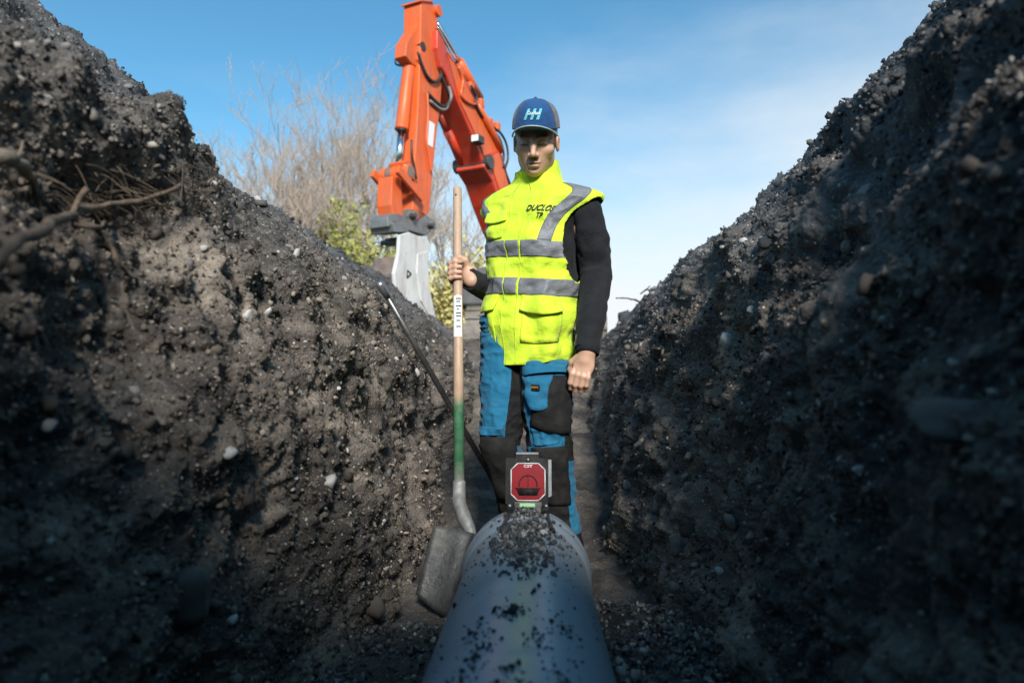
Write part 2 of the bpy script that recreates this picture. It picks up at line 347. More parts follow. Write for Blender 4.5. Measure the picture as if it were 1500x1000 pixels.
# unseen earth mound added behind the camera to shade the near walls and pipe
by, bx = np.linspace(-4.6, -.32, 90), np.linspace(-2.2, 2.2, 70); BX, BY = np.meshgrid(bx, by, indexing='xy')
BZ = np.interp(BY, [-4.6, -3.4, -1.9, -1.25, -.8, -.42, -.32], [1.25, 2.0, 2.24, 2.14, 1.2, .12, -.1]); q3 = np.stack([BX, BY, BZ], -1); BZ = BZ + .10 * fbm(q3 * 2.2, 3, 120) + .03 * fbm(q3 * 9, 3, 130) - .25 * np.clip(np.abs(BX) - 1.5, 0, 9) ** 1.0
tag(mesh('unseen_shade_mound', np.stack([BX, BY, BZ], -1).reshape(-1, 3), gridfaces(len(by), len(bx)), SOIL_L), kind='structure')
GM = N('ground_earth'); GM.set('Base Color', GM.ramp(GM.noise(.5, 8, .65), [(.35, (.06, .05, .035)), (.55, (.085, .085, .04)), (.7, (.12, .1, .07))])); GM.set('Roughness', .95)
GM.set('Normal', GM.bump(GM.noise(6, 8, .7), .8, .05))
g = MB(); X0, X1, Y0, Y1, BIG = -3.5, 3.5, -4.9, 9.5, 1500
g.add([(-BIG, -BIG, 1.19), (BIG, -BIG, 1.19), (BIG, BIG, 1.19), (-BIG, BIG, 1.19), (X0, Y0, 1.19), (X1, Y0, 1.19), (X1, Y1, 1.19), (X0, Y1, 1.19)], [(0, 1, 5, 4), (1, 2, 6, 5), (2, 3, 7, 6), (3, 0, 4, 7)])
tag(g.build('ground', GM.m), kind='structure')

# ------------------------------------------------------------------ stones, grit and gravel
def rock(name, seed, sub, flat, m, ang=.12):
    bm = bmesh.new(); bmesh.ops.create_icosphere(bm, subdivisions=sub, radius=1)
    V = np.array([v.co for v in bm.verts]); r = 1 + .28 * vnoise(V * 1.1 + seed * 3.1, seed) + ang * vnoise(V * 2.6 + seed, seed + 1)
    rs = np.random.default_rng(seed + 500)
    for _ in range(9):                     # broken and worn facets
        nk = unit(rs.normal(size=3)); V = V - nk * (np.maximum(V @ nk - rs.uniform(.42, .82), 0) * .85)[:, None]
    V = V * r[:, None] * np.array(flat); V /= np.abs(V).max()
    for v, c in zip(bm.verts, V): v.co = c
    me = bpy.data.meshes.new(name); bm.to_mesh(me); bm.free(); me.materials.append(m)
    me.polygons.foreach_set('use_smooth', np.full(len(me.polygons), True)); return me
FLATS = [(1, .8, .62), (1, .7, .55), (1, .9, .75), (1, .62, .5), (1, .85, .5), (1, .75, .7)]
STONES = [rock('stone', k, 2, FLATS[k % 6], STONE) for k in range(6)]
PALES = [rock('pale_stone', 20 + k, 2, FLATS[k % 6], PALE, .06) for k in range(3)]
COBB = [rock('cobble', 30 + k, 3, f, COBBLE, .05) for k, f in enumerate(((1, .78, .62), (1, .50, .44)))]
def orient(nrm, spin, tilt=.25):
    n = Vector(nrm) + Vector((random.uniform(-tilt, tilt), random.uniform(-tilt, tilt), random.uniform(-tilt, tilt)))
    q = n.to_track_quat('Z', 'Y'); return (q.to_matrix() @ Matrix.Rotation(spin, 3, 'Z')).to_euler()
def put_stone(side, pos, nrm, size, me, name='stone', spin=None, sink=.25):
    o = bpy.data.objects.new(name, me); COL.objects.link(o); o.parent = BANK[side][0]
    o.rotation_euler = orient(nrm, random.uniform(0, 6.28) if spin is None else spin)
    o.scale = (size / 2,) * 3; o.location = np.asarray(pos) + np.asarray(nrm) * size / 2 * (.5 - sink)
    return o
def bank_at(side, px, py):
    o, P, Nr = BANK[side]; J = TROWS < 7.05; I = YCOLS > .42
    Q = P[np.ix_(I, J)]; M = Nr[np.ix_(I, J)]; x, y = pix(Q); e = (x - px) ** 2 + (y - py) ** 2
    ok = e < max(9, e.min() * 1.5); Yq = np.where(ok, Q[..., 1], 99); k = np.unravel_index(np.argmin(Yq), Yq.shape)
    return Q[k], M[k]
SPEC = [('L', 393, 459, 24, 'p'), ('L', 361, 460, 17, 'p'), ('L', 484, 705, 22, 'p'), ('L', 272, 862, 96, 'c'), ('L', 333, 664, 24, 'p'), ('L', 362, 662, 20, 's'),
        ('L', 75, 622, 27, 'p'), ('L', 112, 643, 13, 'p'), ('L', 70, 787, 24, 'p'), ('L', 318, 752, 28, 's'), ('L', 337, 907, 16, 'p'), ('L', 143, 765, 24, 's'),
        ('L', 275, 385, 18, 's'), ('L', 297, 362, 12, 'p'), ('L', 376, 288, 12, 'p'), ('L', 437, 575, 12, 's'), ('L', 610, 545, 14, 'p'), ('L', 562, 770, 16, 'p'),
        ('L', 318, 340, 14, 'p'), ('L', 93, 300, 20, 'p'), ('L', 497, 568, 10, 'p'), ('L', 360, 715, 18, 's'), ('L', 160, 540, 24, 's'), ('L', 395, 700, 14, 's'),
        ('R', 1405, 592, 185, 'c2'), ('R', 1062, 500, 26, 'p'), ('R', 1118, 523, 24, 's'), ('R', 1280, 243, 18, 'p'), ('R', 1265, 280, 24, 's'), ('R', 1352, 258, 22, 's'),
        ('R', 1098, 452, 12, 'p'), ('R', 897, 683, 12, 'p'), ('R', 992, 800, 22, 's'), ('R', 1058, 838, 14, 'p'), ('R', 985, 858, 22, 's'),
        ('R', 1070, 762, 24, 's'), ('R', 1220, 755, 20, 'p'), ('R', 1258, 685, 16, 'p'), ('R', 1005, 712, 18, 's'), ('R', 960, 735, 26, 's'),
        ('R', 1180, 468, 18, 's'), ('R', 1090, 350, 14, 'p'), ('R', 935, 452, 18, 's'), ('R', 1240, 360, 20, 's')]
for sd_, px, py, size, kind in SPEC:
    p, n = bank_at(sd_, px, py)
    me = {'p': random.choice(PALES), 's': random.choice(STONES), 'c': COBB[0], 'c2': COBB[1]}[kind]
    s = size * p[1] / FPX * (1.25 if kind in 'ps' else 1.1)
    o = put_stone(sd_, p, n, s, me, {'p': 'pale_stone', 's': 'stone', 'c': 'cobble', 'c2': 'cobble'}[kind], None, .62 if kind in 'ps' else .45)
    if kind == 'c2': o.rotation_euler = (math.radians(12), math.radians(4), math.radians(-48)); o.location = p - n * .012; o.scale = (s * .42,) * 3; o['label'] = 'large flat grey cobble set in the dark bank'
    if kind == 'c': o['label'] = 'big rounded grey cobble low in the brown cut'
for side in 'LR':
    o, P, Nr = BANK[side]; px_, py_ = pix(P); vis = (px_ > -20) & (px_ < 1520) & (py_ > -20) & (py_ < 1020) & (P[..., 1] > .5) & (TROWS < 7)[None, :] & (P[..., 1] < 8)
    idx = np.argwhere(vis)
    for k in idx[rng.choice(len(idx), 240, replace=False)]:
        p, n = P[k[0], k[1]], Nr[k[0], k[1]]; low = p[2] < 1.25
        size = rng.choice([6, 8, 10, 12, 15, 20], p=[.25, .26, .22, .15, .09, .03]) * p[1] / FPX * (1.2 if low else .9)
        put_stone(side, p, n, size * 1.2, random.choice(PALES) if rng.random() < .05 else random.choice(STONES), 'stone', None, .58)

def points_object(name, pos, scale, rot, variants, parent=None, pick=None):
    """thousands of loose grains as one object: points that carry an instance of one of a few grain meshes"""
    me = bpy.data.meshes.new(name); n = len(pos); me.vertices.add(n); me.vertices.foreach_set('co', np.asarray(pos, np.float32).ravel())
    for nm, typ, arr, key in (('gsize', 'FLOAT_VECTOR', scale, 'vector'), ('grot', 'FLOAT_VECTOR', rot, 'vector')):
        at_ = me.attributes.new(nm, typ, 'POINT'); at_.data.foreach_set(key, np.asarray(arr, np.float32).ravel())
    pk = rng.integers(0, len(variants), n) if pick is None else pick
    at_ = me.attributes.new('gpick', 'INT', 'POINT'); at_.data.foreach_set('value', pk.astype(np.int32))
    o = link(name, me, parent); ng = bpy.data.node_groups.new(name, 'GeometryNodeTree')
    ng.interface.new_socket('Geometry', in_out='INPUT', socket_type='NodeSocketGeometry'); ng.interface.new_socket('Geometry', in_out='OUTPUT', socket_type='NodeSocketGeometry')
    gi, go = ng.nodes.new('NodeGroupInput'), ng.nodes.new('NodeGroupOutput'); L = ng.links.new
    def attr(nm, typ):
        x = ng.nodes.new('GeometryNodeInputNamedAttribute'); x.data_type = typ; x.inputs[0].default_value = nm; return x.outputs[0]
    join = ng.nodes.new('GeometryNodeJoinGeometry')
    for k, vme in enumerate(variants):
        cmp_ = ng.nodes.new('FunctionNodeCompare'); cmp_.data_type = 'INT'; cmp_.operation = 'EQUAL'
        [i for i in cmp_.inputs if i.name == 'B' and i.type == 'INT'][0].default_value = k
        L(attr('gpick', 'INT'), [i for i in cmp_.inputs if i.name == 'A' and i.type == 'INT'][0])
        ip = ng.nodes.new('GeometryNodeInstanceOnPoints'); oi = ng.nodes.new('GeometryNodeObjectInfo'); oi.inputs['Object'].default_value = GRAIN[vme.name]; oi.transform_space = 'ORIGINAL'
        L(gi.outputs[0], ip.inputs['Points']); L(cmp_.outputs[0], ip.inputs['Selection']); L(oi.outputs['Geometry'], ip.inputs['Instance'])
        e2r = ng.nodes.new('FunctionNodeEulerToRotation'); L(attr('grot', 'FLOAT_VECTOR'), e2r.inputs[0]); L(e2r.outputs[0], ip.inputs['Rotation'])
        L(attr('gsize', 'FLOAT_VECTOR'), ip.inputs['Scale']); L(ip.outputs[0], join.inputs[0])
    L(join.outputs[0], go.inputs[0]); md = o.modifiers.new('grains', 'NODES'); md.node_group = ng
    o['kind'] = 'stuff'; return o
GRAIN = {}
def grain(me):
    """source for the grains: an object that belongs to no collection, so it is not in the scene itself"""
    GRAIN[me.name] = bpy.data.objects.new(me.name, me); return me
GRITS = {s: [grain(rock('grit%s%d' % (s, k), 60 + k, 1, FLATS[k % 6], m_, .3)) for k in range(4)] for s, m_ in (('L', grit_mat('grit_left', 1.02, 1.40)), ('R', grit_mat('grit_right', .85, 1.30)))}
GRAVS = [grain(rock('gravel%d' % k, 70 + k, 2, FLATS[k % 6], GRAVEL, .2)) for k in range(4)]
CRUMBS = [grain(rock('crumb%d' % k, 80 + k, 1, FLATS[k % 6], CRUMB, .35)) for k in range(4)]
for side in 'LR':
    o, P, Nr = BANK[side]; px_, py_ = pix(P); vis = (px_ > -60) & (px_ < 1560) & (py_ > -60) & (py_ < 1060) & (P[..., 1] > .42) & (TROWS < 7.2)[None, :]
    idx = np.argwhere(vis); k = idx[rng.choice(len(idx), 50000)]; p = P[k[:, 0], k[:, 1]]; n = Nr[k[:, 0], k[:, 1]]
    keep = fbm(p * 3.5, 2, 33) + .9 * rng.random(len(p)) + .5 * sstep(1.1, 1.4, p[:, 2]) > .25; p, n = p[keep], n[keep]
    s = np.exp(rng.normal(math.log(.0029), .55, len(p))) * np.clip(p[:, 1] / 1.6, .75, 3) ** .6
    p = p + n * (s * .35)[:, None] + rng.normal(0, .002, p.shape)
    points_object('grit', p, np.repeat(s[:, None], 3, 1) * rng.uniform(.7, 1.3, (len(p), 3)), rng.uniform(0, 6.28, (len(p), 3)), GRITS[side], o)

# pipe bedding gravel on both sides of the pipe
PX, PZ, PR, PEND = -.027, .20, .1575, 1.90
n = 15000; x = rng.uniform(-.62, .52, n); y = rng.uniform(.45, 1.98, n) ; ok = np.abs(x - PX) > .10; x, y = x[ok], y[ok]
dens = np.where(x > 0, 1.0, .95 + .7 * fbm(np.stack([x * 6, y * 4, x * 0], -1), 2, 44)); ok = rng.random(len(x)) < dens * sstep(1.98, 1.8, y + .06 * rng.normal(size=len(x))); x, y = x[ok], y[ok]
s = np.exp(rng.normal(math.log(.0062), .33, len(x))); z = floor_z(x, y) + rng.uniform(.0, .022, len(x))
points_object('bedding_gravel', np.stack([x, y, z], -1), np.repeat(s[:, None], 3, 1) * rng.uniform(.8, 1.2, (len(x), 3)), rng.uniform(0, 6.28, (len(x), 3)), GRAVS, fl)
# ------------------------------------------------------------------ sewer pipe
g = N('grey_pvc'); 
c = g.ramp(g.noise(3.0, 6, .6), [(.3, (.25, .30, .345)), (.7, (.31, .36, .405))])
mud = g.ramp(g.noise(5.5, 8, .68), [(.50, (0, 0, 0)), (.66, (1, 1, 1))]); c = g.mix(g.math('MULTIPLY', mud, .28), c, (.27, .245, .21))
str_ = g.n('ShaderNodeVectorMath', {0: g.co, 1: (40.0, 1.2, 40.0)}, operation='MULTIPLY').outputs[0]
scr = g.ramp(g.noise(1.0, 6, .6, str_), [(.62, (0, 0, 0)), (.70, (1, 1, 1))]); c = g.mix(g.math('MULTIPLY', scr, .25), c, (.42, .45, .47))
spk = g.ramp(g.noise(70, 4, .7), [(.66, (0, 0, 0)), (.74, (1, 1, 1))]); c = g.mix(g.math('MULTIPLY', spk, .6), c, (.05, .05, .05))
g.set('Base Color', c); g.set('Roughness', g.mix(mud, g.ramp(g.noise(20, 6), [(.3, (.30,) * 3), (.7, (.42,) * 3)]), (.55, .55, .55))); g.set('Specular IOR Level', .5)
g.set('Normal', g.bump(g.noise(1.0, 5, .6, str_), .06, .002, g.bump(g.noise(160, 4), .06, .001)))
PVC = g.m
def lathe(prof, n, cx=PX, cz=PZ):
    V = []; 
    for (y, r) in prof:
        for k in range(n):
            a = 2 * math.pi * k / n; V.append((cx + r * math.sin(a), y, cz + r * math.cos(a)))
    return np.array(V), gridfaces(len(prof), n, True)
pipe = empty('sewer_pipe', (PX, .0, PZ - PR)); tag(pipe, 'thick grey plastic sewer pipe lying along the trench floor', 'pipe')
V, F = lathe([(-4.5, PR - .010), (-4.5, PR)] + [(y, PR) for y in np.linspace(-3, 1.70, 30)] + [(1.74, PR)], 160)
mesh('barrel', V, F[:, ::-1].copy(), PVC, pipe)
V, F = lathe([(1.725, PR - .001), (1.735, PR + .002), (1.755, PR + .0085), (1.775, PR + .010), (1.80, PR + .010), (1.806, PR + .0125), (1.818, PR + .0135), (1.83, PR + .0125), (1.836, PR + .010), (1.885, PR + .010), (1.897, PR + .008), (1.90, PR + .004), (1.90, PR - .004), (1.80, PR - .005), (1.78, PR - .012)], 160)
mesh('socket_collar', V, F[:, ::-1].copy(), PVC, pipe)
def on_pipe(x, y, lift=0.0):
    dx = np.asarray(x) - PX; r = np.where(np.asarray(y) > 1.76, PR + .010, PR); return PZ + np.sqrt(np.maximum(r * r - dx * dx, 0)) + lift

# gravel heap left on the crown of the pipe; crumbs of dark soil scattered over it
n = 1050; y = 1.84 - .60 * rng.random(n) ** 1.25; wd = np.interp(y, [1.22, 1.4, 1.6, 1.75, 1.84], [.03, .068, .082, .078, .06]); x = PX + .002 + rng.normal(0, .48, n) * wd
ok = (np.abs(x - PX) < .115) & (rng.random(n) < np.interp(y, [1.22, 1.36, 1.46, 1.84], [.10, .35, 1, 1])); x, y = x[ok], y[ok]
s = np.exp(rng.normal(math.log(.0048), .30, len(x))); hump = .010 * np.exp(-((x - PX) / .055) ** 2) * sstep(1.36, 1.52, y); z = on_pipe(x, y) + hump * rng.random(len(x)) + s * .45
gp = points_object('heaped_gravel', np.stack([x, y, z], -1), np.repeat(s[:, None], 3, 1) * rng.uniform(.75, 1.25, (len(x), 3)), rng.uniform(0, 6.28, (len(x), 3)), GRAVS)
tag(gp, 'loose gravel heaped on top of the grey pipe before the red target', 'gravel')
cl = np.array([(-.055, .90), (-.075, .86), (-.05, .94), (.0, 1.07), (-.02, 1.08), (-.06, 1.02), (.03, .97), (.06, .88), (-.03, .80), (.07, 1.05), (-.1, .78), (.0, .84)])
n = 900; k = rng.integers(0, len(cl), n); x = PX + cl[k, 0] + rng.normal(0, .011, n); y = cl[k, 1] + rng.normal(0, .022, n)
m_ = rng.random(n) < .36; x[m_] = PX + rng.uniform(-.13, .13, m_.sum()); y[m_] = .62 + 1.2 * rng.random(m_.sum())
m2 = rng.random(n) < .22; x[m2] = PX + .005 + rng.normal(0, .05, m2.sum()); y[m2] = rng.uniform(1.3, 1.87, m2.sum())
s = np.exp(rng.normal(math.log(.0021), .5, n))
ok = np.abs(x - PX) < .135; x, y, s = x[ok], y[ok], s[ok]
gp = points_object('soil_crumbs', np.stack([x, y, on_pipe(x, y) + s * .3], -1), np.repeat(s[:, None], 3, 1) * rng.uniform(.6, 1.2, (len(x), 3)) * [1, 1, .8], rng.uniform(0, 6.28, (len(x), 3)), CRUMBS)
tag(gp, 'small dark crumbs of soil scattered along the grey pipe', 'soil')
# the larger pebbles on the pipe
for px, Y, size, me in ((741, 1.66, 21, STONES[2]), (797, 1.62, 14, PALES[0]), (775, 1.66, 10, PALES[1]), (757, 1.60, 9, STONES[4]), (765, 1.60, 11, STONES[1]), (709, 1.42, 10, STONES[0]), (725, 1.39, 9, STONES[0]), (740, 1.45, 9, STONES[3]), (818, 1.5, 8, STONES[5])):
    x = (px - 785) / FPX * Y; r = size * Y / FPX / 2
    o = bpy.data.objects.new('pebble', me); COL.objects.link(o); o.scale = (r * 1.15, r, r); o.rotation_euler = (random.uniform(-.3, .3), random.uniform(-.3, .3), random.uniform(0, 6))
    o.location = (x, Y, float(on_pipe(x, Y)) + r * .5 + (.004 if Y > 1.5 and abs(x) < .06 else 0))
    tag(o, 'single larger pebble lying in the gravel heap on the pipe', 'pebble', 'larger pebbles on the pipe')

# ------------------------------------------------------------------ laser target on the pipe
BLACKP = mat('black_plastic', (.012, .012, .013), (.022, .022, .024), 60, .5, .15, .0008, spec=.12, dirt=(.06, .056, .052), dscale=30, damt=.3)
ALU = mat('grey_metal', (.34, .34, .34), (.22, .22, .22), 60, .4, .1, .0005, .8)
DARKM = mat('dark_metal', (.07, .07, .072), (.12, .115, .11), 50, .45, .15, .0006, .7)
g = N('red_acrylic'); g.set('Base Color', g.ramp(g.noise(20, 4), [(.3, (.24, .003, .010)), (.7, (.17, .002, .007))])); g.set('Roughness', .38); g.set('Specular IOR Level', .25); REDA = g.m
WHITE = mat('white_print', (.75, .75, .74), (.66, .66, .66), 80, .5, .05)
LIME = mat('level_green', (.35, .62, .30), (.45, .7, .4), 40, .2, 0)
GLASS = mat('clear_edge', (.30, .31, .32), (.2, .21, .22), 40, .15, .05)
ty = 1.845; tc = at(773.5, 705, ty); tg = empty('laser_target', (tc[0], ty, float(on_pipe(tc[0], ty))))
tag(tg, 'red octagonal laser target in a black frame standing on the pipe', 'laser target')
u = ty / FPX   # metres per photograph pixel at this distance
def tp(dx, dy, dn=0.0):   # dx, dy in photograph pixels from the plate centre
    return (tc[0] + dx * u, ty - dn - .00028 * dy, tc[2] - dy * u)
def plate(pts, d0, d1):
    b = MB(); b.prism([tp(x, y, d1) for x, y in pts], [tp(x, y, d0) for x, y in pts]); return b
plate([(-33, -33), (-18, -33), (-18, -42), (16, -42), (16, -33), (29, -33), (29, 30), (20, 38), (-22, 38), (-33, 30)], -.004, .003).build('frame', BLACKP, tg, bevel=.0012)
plate([(29.3, -31), (34, -31), (34, 20), (29.3, 22)], -.003, .001).build('clear_edge', GLASS, tg, bevel=.0006)
plate([(-17, -41.5), (15, -41.5), (15, -39), (-17, -39)], .0032, .0045).build('top_lip', GLASS, tg)
OCT = [(-15, -26), (15, -26), (24.5, -17), (24.5, 17), (15, 26), (-15, 26), (-24.5, 17), (-24.5, -17)]
rim = MB()
for i in range(8):
    a, b_ = OCT[i], OCT[(i + 1) % 8]; rim.tube([tp(*a, .0045), tp(*b_, .0045)], .0014, 6)
rim.build('octagon_rim', WHITE, tg, True)
red = plate(OCT, .0032, .0048).build('red_disc', REDA, tg)
rg = MB()
pts = [tp(13 * math.sin(t), 4 - 13 * math.cos(t) * 1.0, .0056) for t in np.linspace(-1.75, 1.75, 20)]; rg.tube(pts, .0016, 6)
rg.tube([tp(0, -12, .0056), tp(0, 12, .0056)], .0008, 5); rg.tube([tp(-19, 9, .0056), tp(19, 9, .0056)], .0011, 5)
rg.prism([tp(x, y, .0058) for x, y in ((-17, 10), (17, 10), (13, 19), (-13, 19))], [tp(x, y, .0049) for x, y in ((-17, 10), (17, 10), (13, 19), (-13, 19))])
rg.build('ring_mark', BLACKP, red, True)
b = MB(); b.tube([tp(0, -31, .002), tp(0, -31, .010)], [.0055, .0045], 14); b.build('knob', ALU, tg, True)
plate([(-20, 27.5), (20, 27.5), (20, 36), (-20, 36)], .0034, .012).build('level_housing', DARKM, tg, bevel=.0012)
plate([(-12, 29), (10, 29), (10, 34), (-12, 34)], .0122, .0135).build('level_vial', LIME, tg, bevel=.0006)
for sgn, foot in ((-1, at(735, 778, 1.70)), (1, at(810, 786, 1.70))):
    foot = np.array(foot); foot[2] = float(on_pipe(foot[0], foot[1])) + .004
    leg = MB(); top = np.array(tp(sgn * 24, 38, .008)); leg.tube([top, top * .25 + foot * .75, foot], [.0052, .0052, .0048], 12); lo = leg.build('leg', DARKM, tg, True)
    k = MB(); d = unit(foot - top); k.box(top + d * .006, (.020, .020, .024), [unit(np.cross(d, [1, 0, 0])), unit(np.cross(d, np.cross(d, [1, 0, 0]))), d]); k.build('clamp', BLACKP, lo, bevel=.003)
    k = MB(); k.tube([foot - d * .008, foot + d * .004], [.0065, .0065], 12); k.build('foot', BLACKP, lo, True)
    k = MB(); k.tube([tp(sgn * 26, 33, .004), tp(sgn * 26, 33, .018)], .0055, 14); k.build('clamp_knob', ALU, tg, True)
def text_mesh(txt, size, italic=0.0, sx=1.0, bold=.012):
    cu = bpy.data.curves.new('txt', 'FONT'); cu.body = txt; cu.size = size; cu.align_x = 'CENTER'; cu.align_y = 'CENTER'; cu.shear = italic; cu.resolution_u = 3; cu.offset = size * bold
    ob = bpy.data.objects.new('txt', cu); COL.objects.link(ob); dg = bpy.context.evaluated_depsgraph_get(); dg.update()
    me = ob.evaluated_get(dg).to_mesh(); V = np.array([v.co for v in me.vertices]); F = [tuple(p.vertices) for p in me.polygons]
    V = V.reshape(-1, 3); V[:, 0] *= sx
    bpy.data.objects.remove(ob); bpy.data.curves.remove(cu); return V, F
V, F = text_mesh('CST', .0095, 0, 1.4)
mesh('lettering', [tp(v[0] / u, -22 - v[1] / u, .0056) for v in V], F, WHITE, red, False)

# ------------------------------------------------------------------ shovel, pry bar
g = N('worn_ash_handle'); st = g.n('ShaderNodeVectorMath', {0: g.co, 1: (90.0, 90.0, 4.0)}, operation='MULTIPLY').outputs[0]
sz = g.n('ShaderNodeSeparateXYZ', {0: g.co}).outputs[2]
wood = g.ramp(g.noise(1, 6, .6, st), [(.3, (.33, .215, .145)), (.7, (.43, .30, .21))])
green = g.ramp(g.noise(30, 5), [(.4, (.03, .11, .055)), (.7, (.05, .17, .085))])
f = g.n('ShaderNodeMapRange', {0: g.math('ADD', sz, g.math('MULTIPLY', g.noise(18, 4), .03)), 1: .645, 2: .685}).outputs[0]
c = g.mix(f, green, wood); c = g.mix(g.math('MULTIPLY', g.ramp(g.noise(14, 8, .7), [(.5, (0, 0, 0)), (.7, (1, 1, 1))]), .35), c, (.22, .17, .13))
mudf = g.n('ShaderNodeMapRange', {0: g.math('ADD', sz, g.math('MULTIPLY', g.noise(40, 6, .7), .10)), 1: .50, 2: .44}).outputs[0]
c = g.mix(g.math('MULTIPLY', mudf, .8), c, (.24, .235, .22))
g.set('Base Color', c); g.set('Roughness', .55); g.set('Normal', g.bump(g.noise(1, 6, .6, st), .2, .001)); WOODM = g.m
STEEL = mat('muddy_steel', (.30, .30, .29), (.2, .2, .195), 30, .55, .3, .001, .35, dirt=(.13, .12, .105), dscale=22, damt=.85)
BLADE = mat('muddy_blade', (.045, .046, .048), (.085, .084, .082), 18, .55, .6, .004, .25, dirt=(.12, .11, .095), dscale=22, damt=.8)
LABEL = mat('paper_label', (.7, .7, .68), (.6, .6, .58), 40, .6, .05)
S0, S1 = at(670, 276, 2.62), at(672.5, 712, 2.27)
sh = empty('shovel', (float(S1[0]), 2.1, .05)); tag(sh, 'long shovel with wooden handle, green painted neck and muddy blade, held upright', 'shovel')
sv = lambda t: S0 + (S1 - S0) * t
b = MB(); b.tube([sv(-.003), sv(.0), sv(.004), sv(.5), sv(1.0)], [.010, .0155, .0165, .0175, .0185], 20); handle = b.build('handle', WOODM, sh, True)
b = MB(); h0 = sv(.03) + np.array([-.004, -.0172, 0]); b.tube([h0 + [0, .004, 0], h0 + [0, -.0008, 0]], .0035, 12); b.build('hanging_hole', BLACKP, handle, True)
lab = []; d_ = unit(S1 - S0); fr = unit(np.cross(d_, np.cross([0, -1.0, 0], d_))); si = np.cross(d_, fr)
for t in np.linspace(.405, .545, 6):
    for a in np.linspace(-.95, .95, 9): lab.append(sv(t) + (.0180 + .0006) * (fr * math.cos(a) + si * math.sin(a)))
mesh('paper_label', lab, gridfaces(6, 9), LABEL, handle)
bars = MB()
for t, w in ((.415, .7), (.425, .55), (.44, .75), (.45, .35), (.465, .7), (.475, .7), (.49, .5), (.51, .6)):
    pts = [sv(t + q) + .0192 * (fr * math.cos(a) + si * math.sin(a)) for q in (0, .0045) for a in np.linspace(-w, w * .4, 5)]
    bars.add(pts, [(k, k + 1, 6 + k, 5 + k) for k in range(4)])
bars.build('label_print', BLACKP, handle)
neck = crv([sv(.985), sv(1.02), at(673, 738, 2.235), at(681, 760, 2.20), at(690, 782, 2.165), at(686, 815, 2.13)], 22)
b = MB(); b.tube(neck, np.interp(np.linspace(0, 1, 22), [0, .05, .6, 1], [.0205, .0215, .023, .010]), 16); b.build('socket', STEEL, sh, True)
# blade: dished sheet, seen from the front left, its tip in the bedding
B = []; nu, nv = 22, 17
tl, tr_, bl, br = at(644, 772, 2.17), at(704, 786, 2.05), at(618, 872, 2.10), at(676, 892, 1.96)
nrm = unit(np.cross(tr_ - tl, bl - tl)); nrm = nrm if nrm[1] < 0 else -nrm
for i in range(nu):
    t = i / (nu - 1)
    for j in range(nv):
        w_ = j / (nv - 1); p = (tl * (1 - w_) + tr_ * w_) * (1 - t) + (bl * (1 - w_) + br * w_) * t
        rnd = (1 - (2 * w_ - 1) ** 2)
        p = p + (bl - tl) * (.16 * rnd * t ** 4) + nrm * (-.055 * (rnd - .5)) + nrm * (.018 * math.exp(-((w_ - .55) / .09) ** 2) * (1 - t) ** .5) * -1
        if i == 0: p = p + (tl - bl) * .05 * rnd
        B.append(p)
o = mesh('blade', B, gridfaces(nu, nv), BLADE, sh, True, solid=.0028)

BAR = mat('bar_steel', (.09, .09, .095), (.15, .145, .14), 40, .42, .2, .0008, .75, dirt=(.12, .09, .07), dscale=14, damt=.5)
b0, b1 = at(557, 417, 2.80), at(742, 737, 3.55)
pb = empty('pry_bar', tuple(b1)); tag(pb, 'long dark steel pry bar leaning against the brown trench wall', 'pry bar')
bb = lambda t: b0 + (b1 - b0) * t
b = MB(); b.tube([bb(t) for t in (.05, .3, .6, 1.0)], [.0125, .0135, .014, .014], 12); b.build('shaft', BAR, pb, True)
b = MB(); b.tube([bb(-.01), bb(.0), bb(.02), bb(.05)], [.013, .018, .017, .0125], 12); b.build('head', ALU, pb, True)

# ------------------------------------------------------------------ roots
ROOT = mat('root_bark', (.17, .118, .078), (.085, .058, .04), 60, .85, .8, .004, dirt=(.06, .048, .04), dscale=30, damt=.7)
FIBRE = mat('dry_fibre', (.12, .088, .06), (.065, .05, .038), 80, .9, .4, .002)
def root_thing(label, paths, base, m=ROOT, cat='root', name='root'):
    r = empty(name, tuple(base)); tag(r, label, cat)
    for pts, r0, r1 in paths:
        P = crv(pts, 34); P = P + .006 * np.stack([vnoise(P * 30, 1), vnoise(P * 30, 2), vnoise(P * 30, 3)], -1); R = np.linspace(r0, r1, 34) * (1 + .35 * vnoise(P * 60, 4))
        b = MB(); b.tube(P, R, 9); b.build('root_branch', m, r, True)
    return r
def onb(side, px, py, lift):
    p, n = bank_at(side, px, py); return p + n * lift
lb = lambda px, py, Y: at(px, py, Y)
A = onb('L', 282, 268, .01)
def rb(px, py, k):
    """root point: in front of the bank surface by the fraction k of its distance"""
    p, n_ = bank_at('L', max(px, 4), py); return at(px, py, p[1] * k)
root_thing('thick brown root forking out of the turf lip of the bank', [
    ([rb(-60, 425, .80), rb(5, 372, .84), rb(60, 338, .88), rb(108, 312, .90), rb(160, 300, .93), rb(215, 289, .95), rb(262, 275, .98), onb('L', 285, 266, -.02)], .0085, .0035),
    ([rb(100, 316, .90), rb(112, 296, .89), rb(126, 277, .88)], .0055, .005),
    ([rb(102, 316, .90), rb(135, 335, .93), rb(162, 362, .94), rb(178, 388, .95), rb(190, 404, .97), onb('L', 200, 408, 0)], .0045, .002),
    ([rb(108, 330, .90), rb(140, 333, .92), rb(165, 326, .93)], .0035, .002)], A)
root_thing('short pale root curling from the bank above the forked root', [([rb(-30, 235, .9), rb(5, 228, .92), rb(28, 240, .94), rb(45, 262, .97), onb('L', 52, 275, -.02)], .012, .006), ([rb(18, 234, .93), rb(32, 222, .93), rb(34, 205, .94)], .003, .002)], onb('L', 20, 235, 0), mat('pale_root', (.22, .18, .13), (.13, .1, .075), 50, .85, .6, .003))
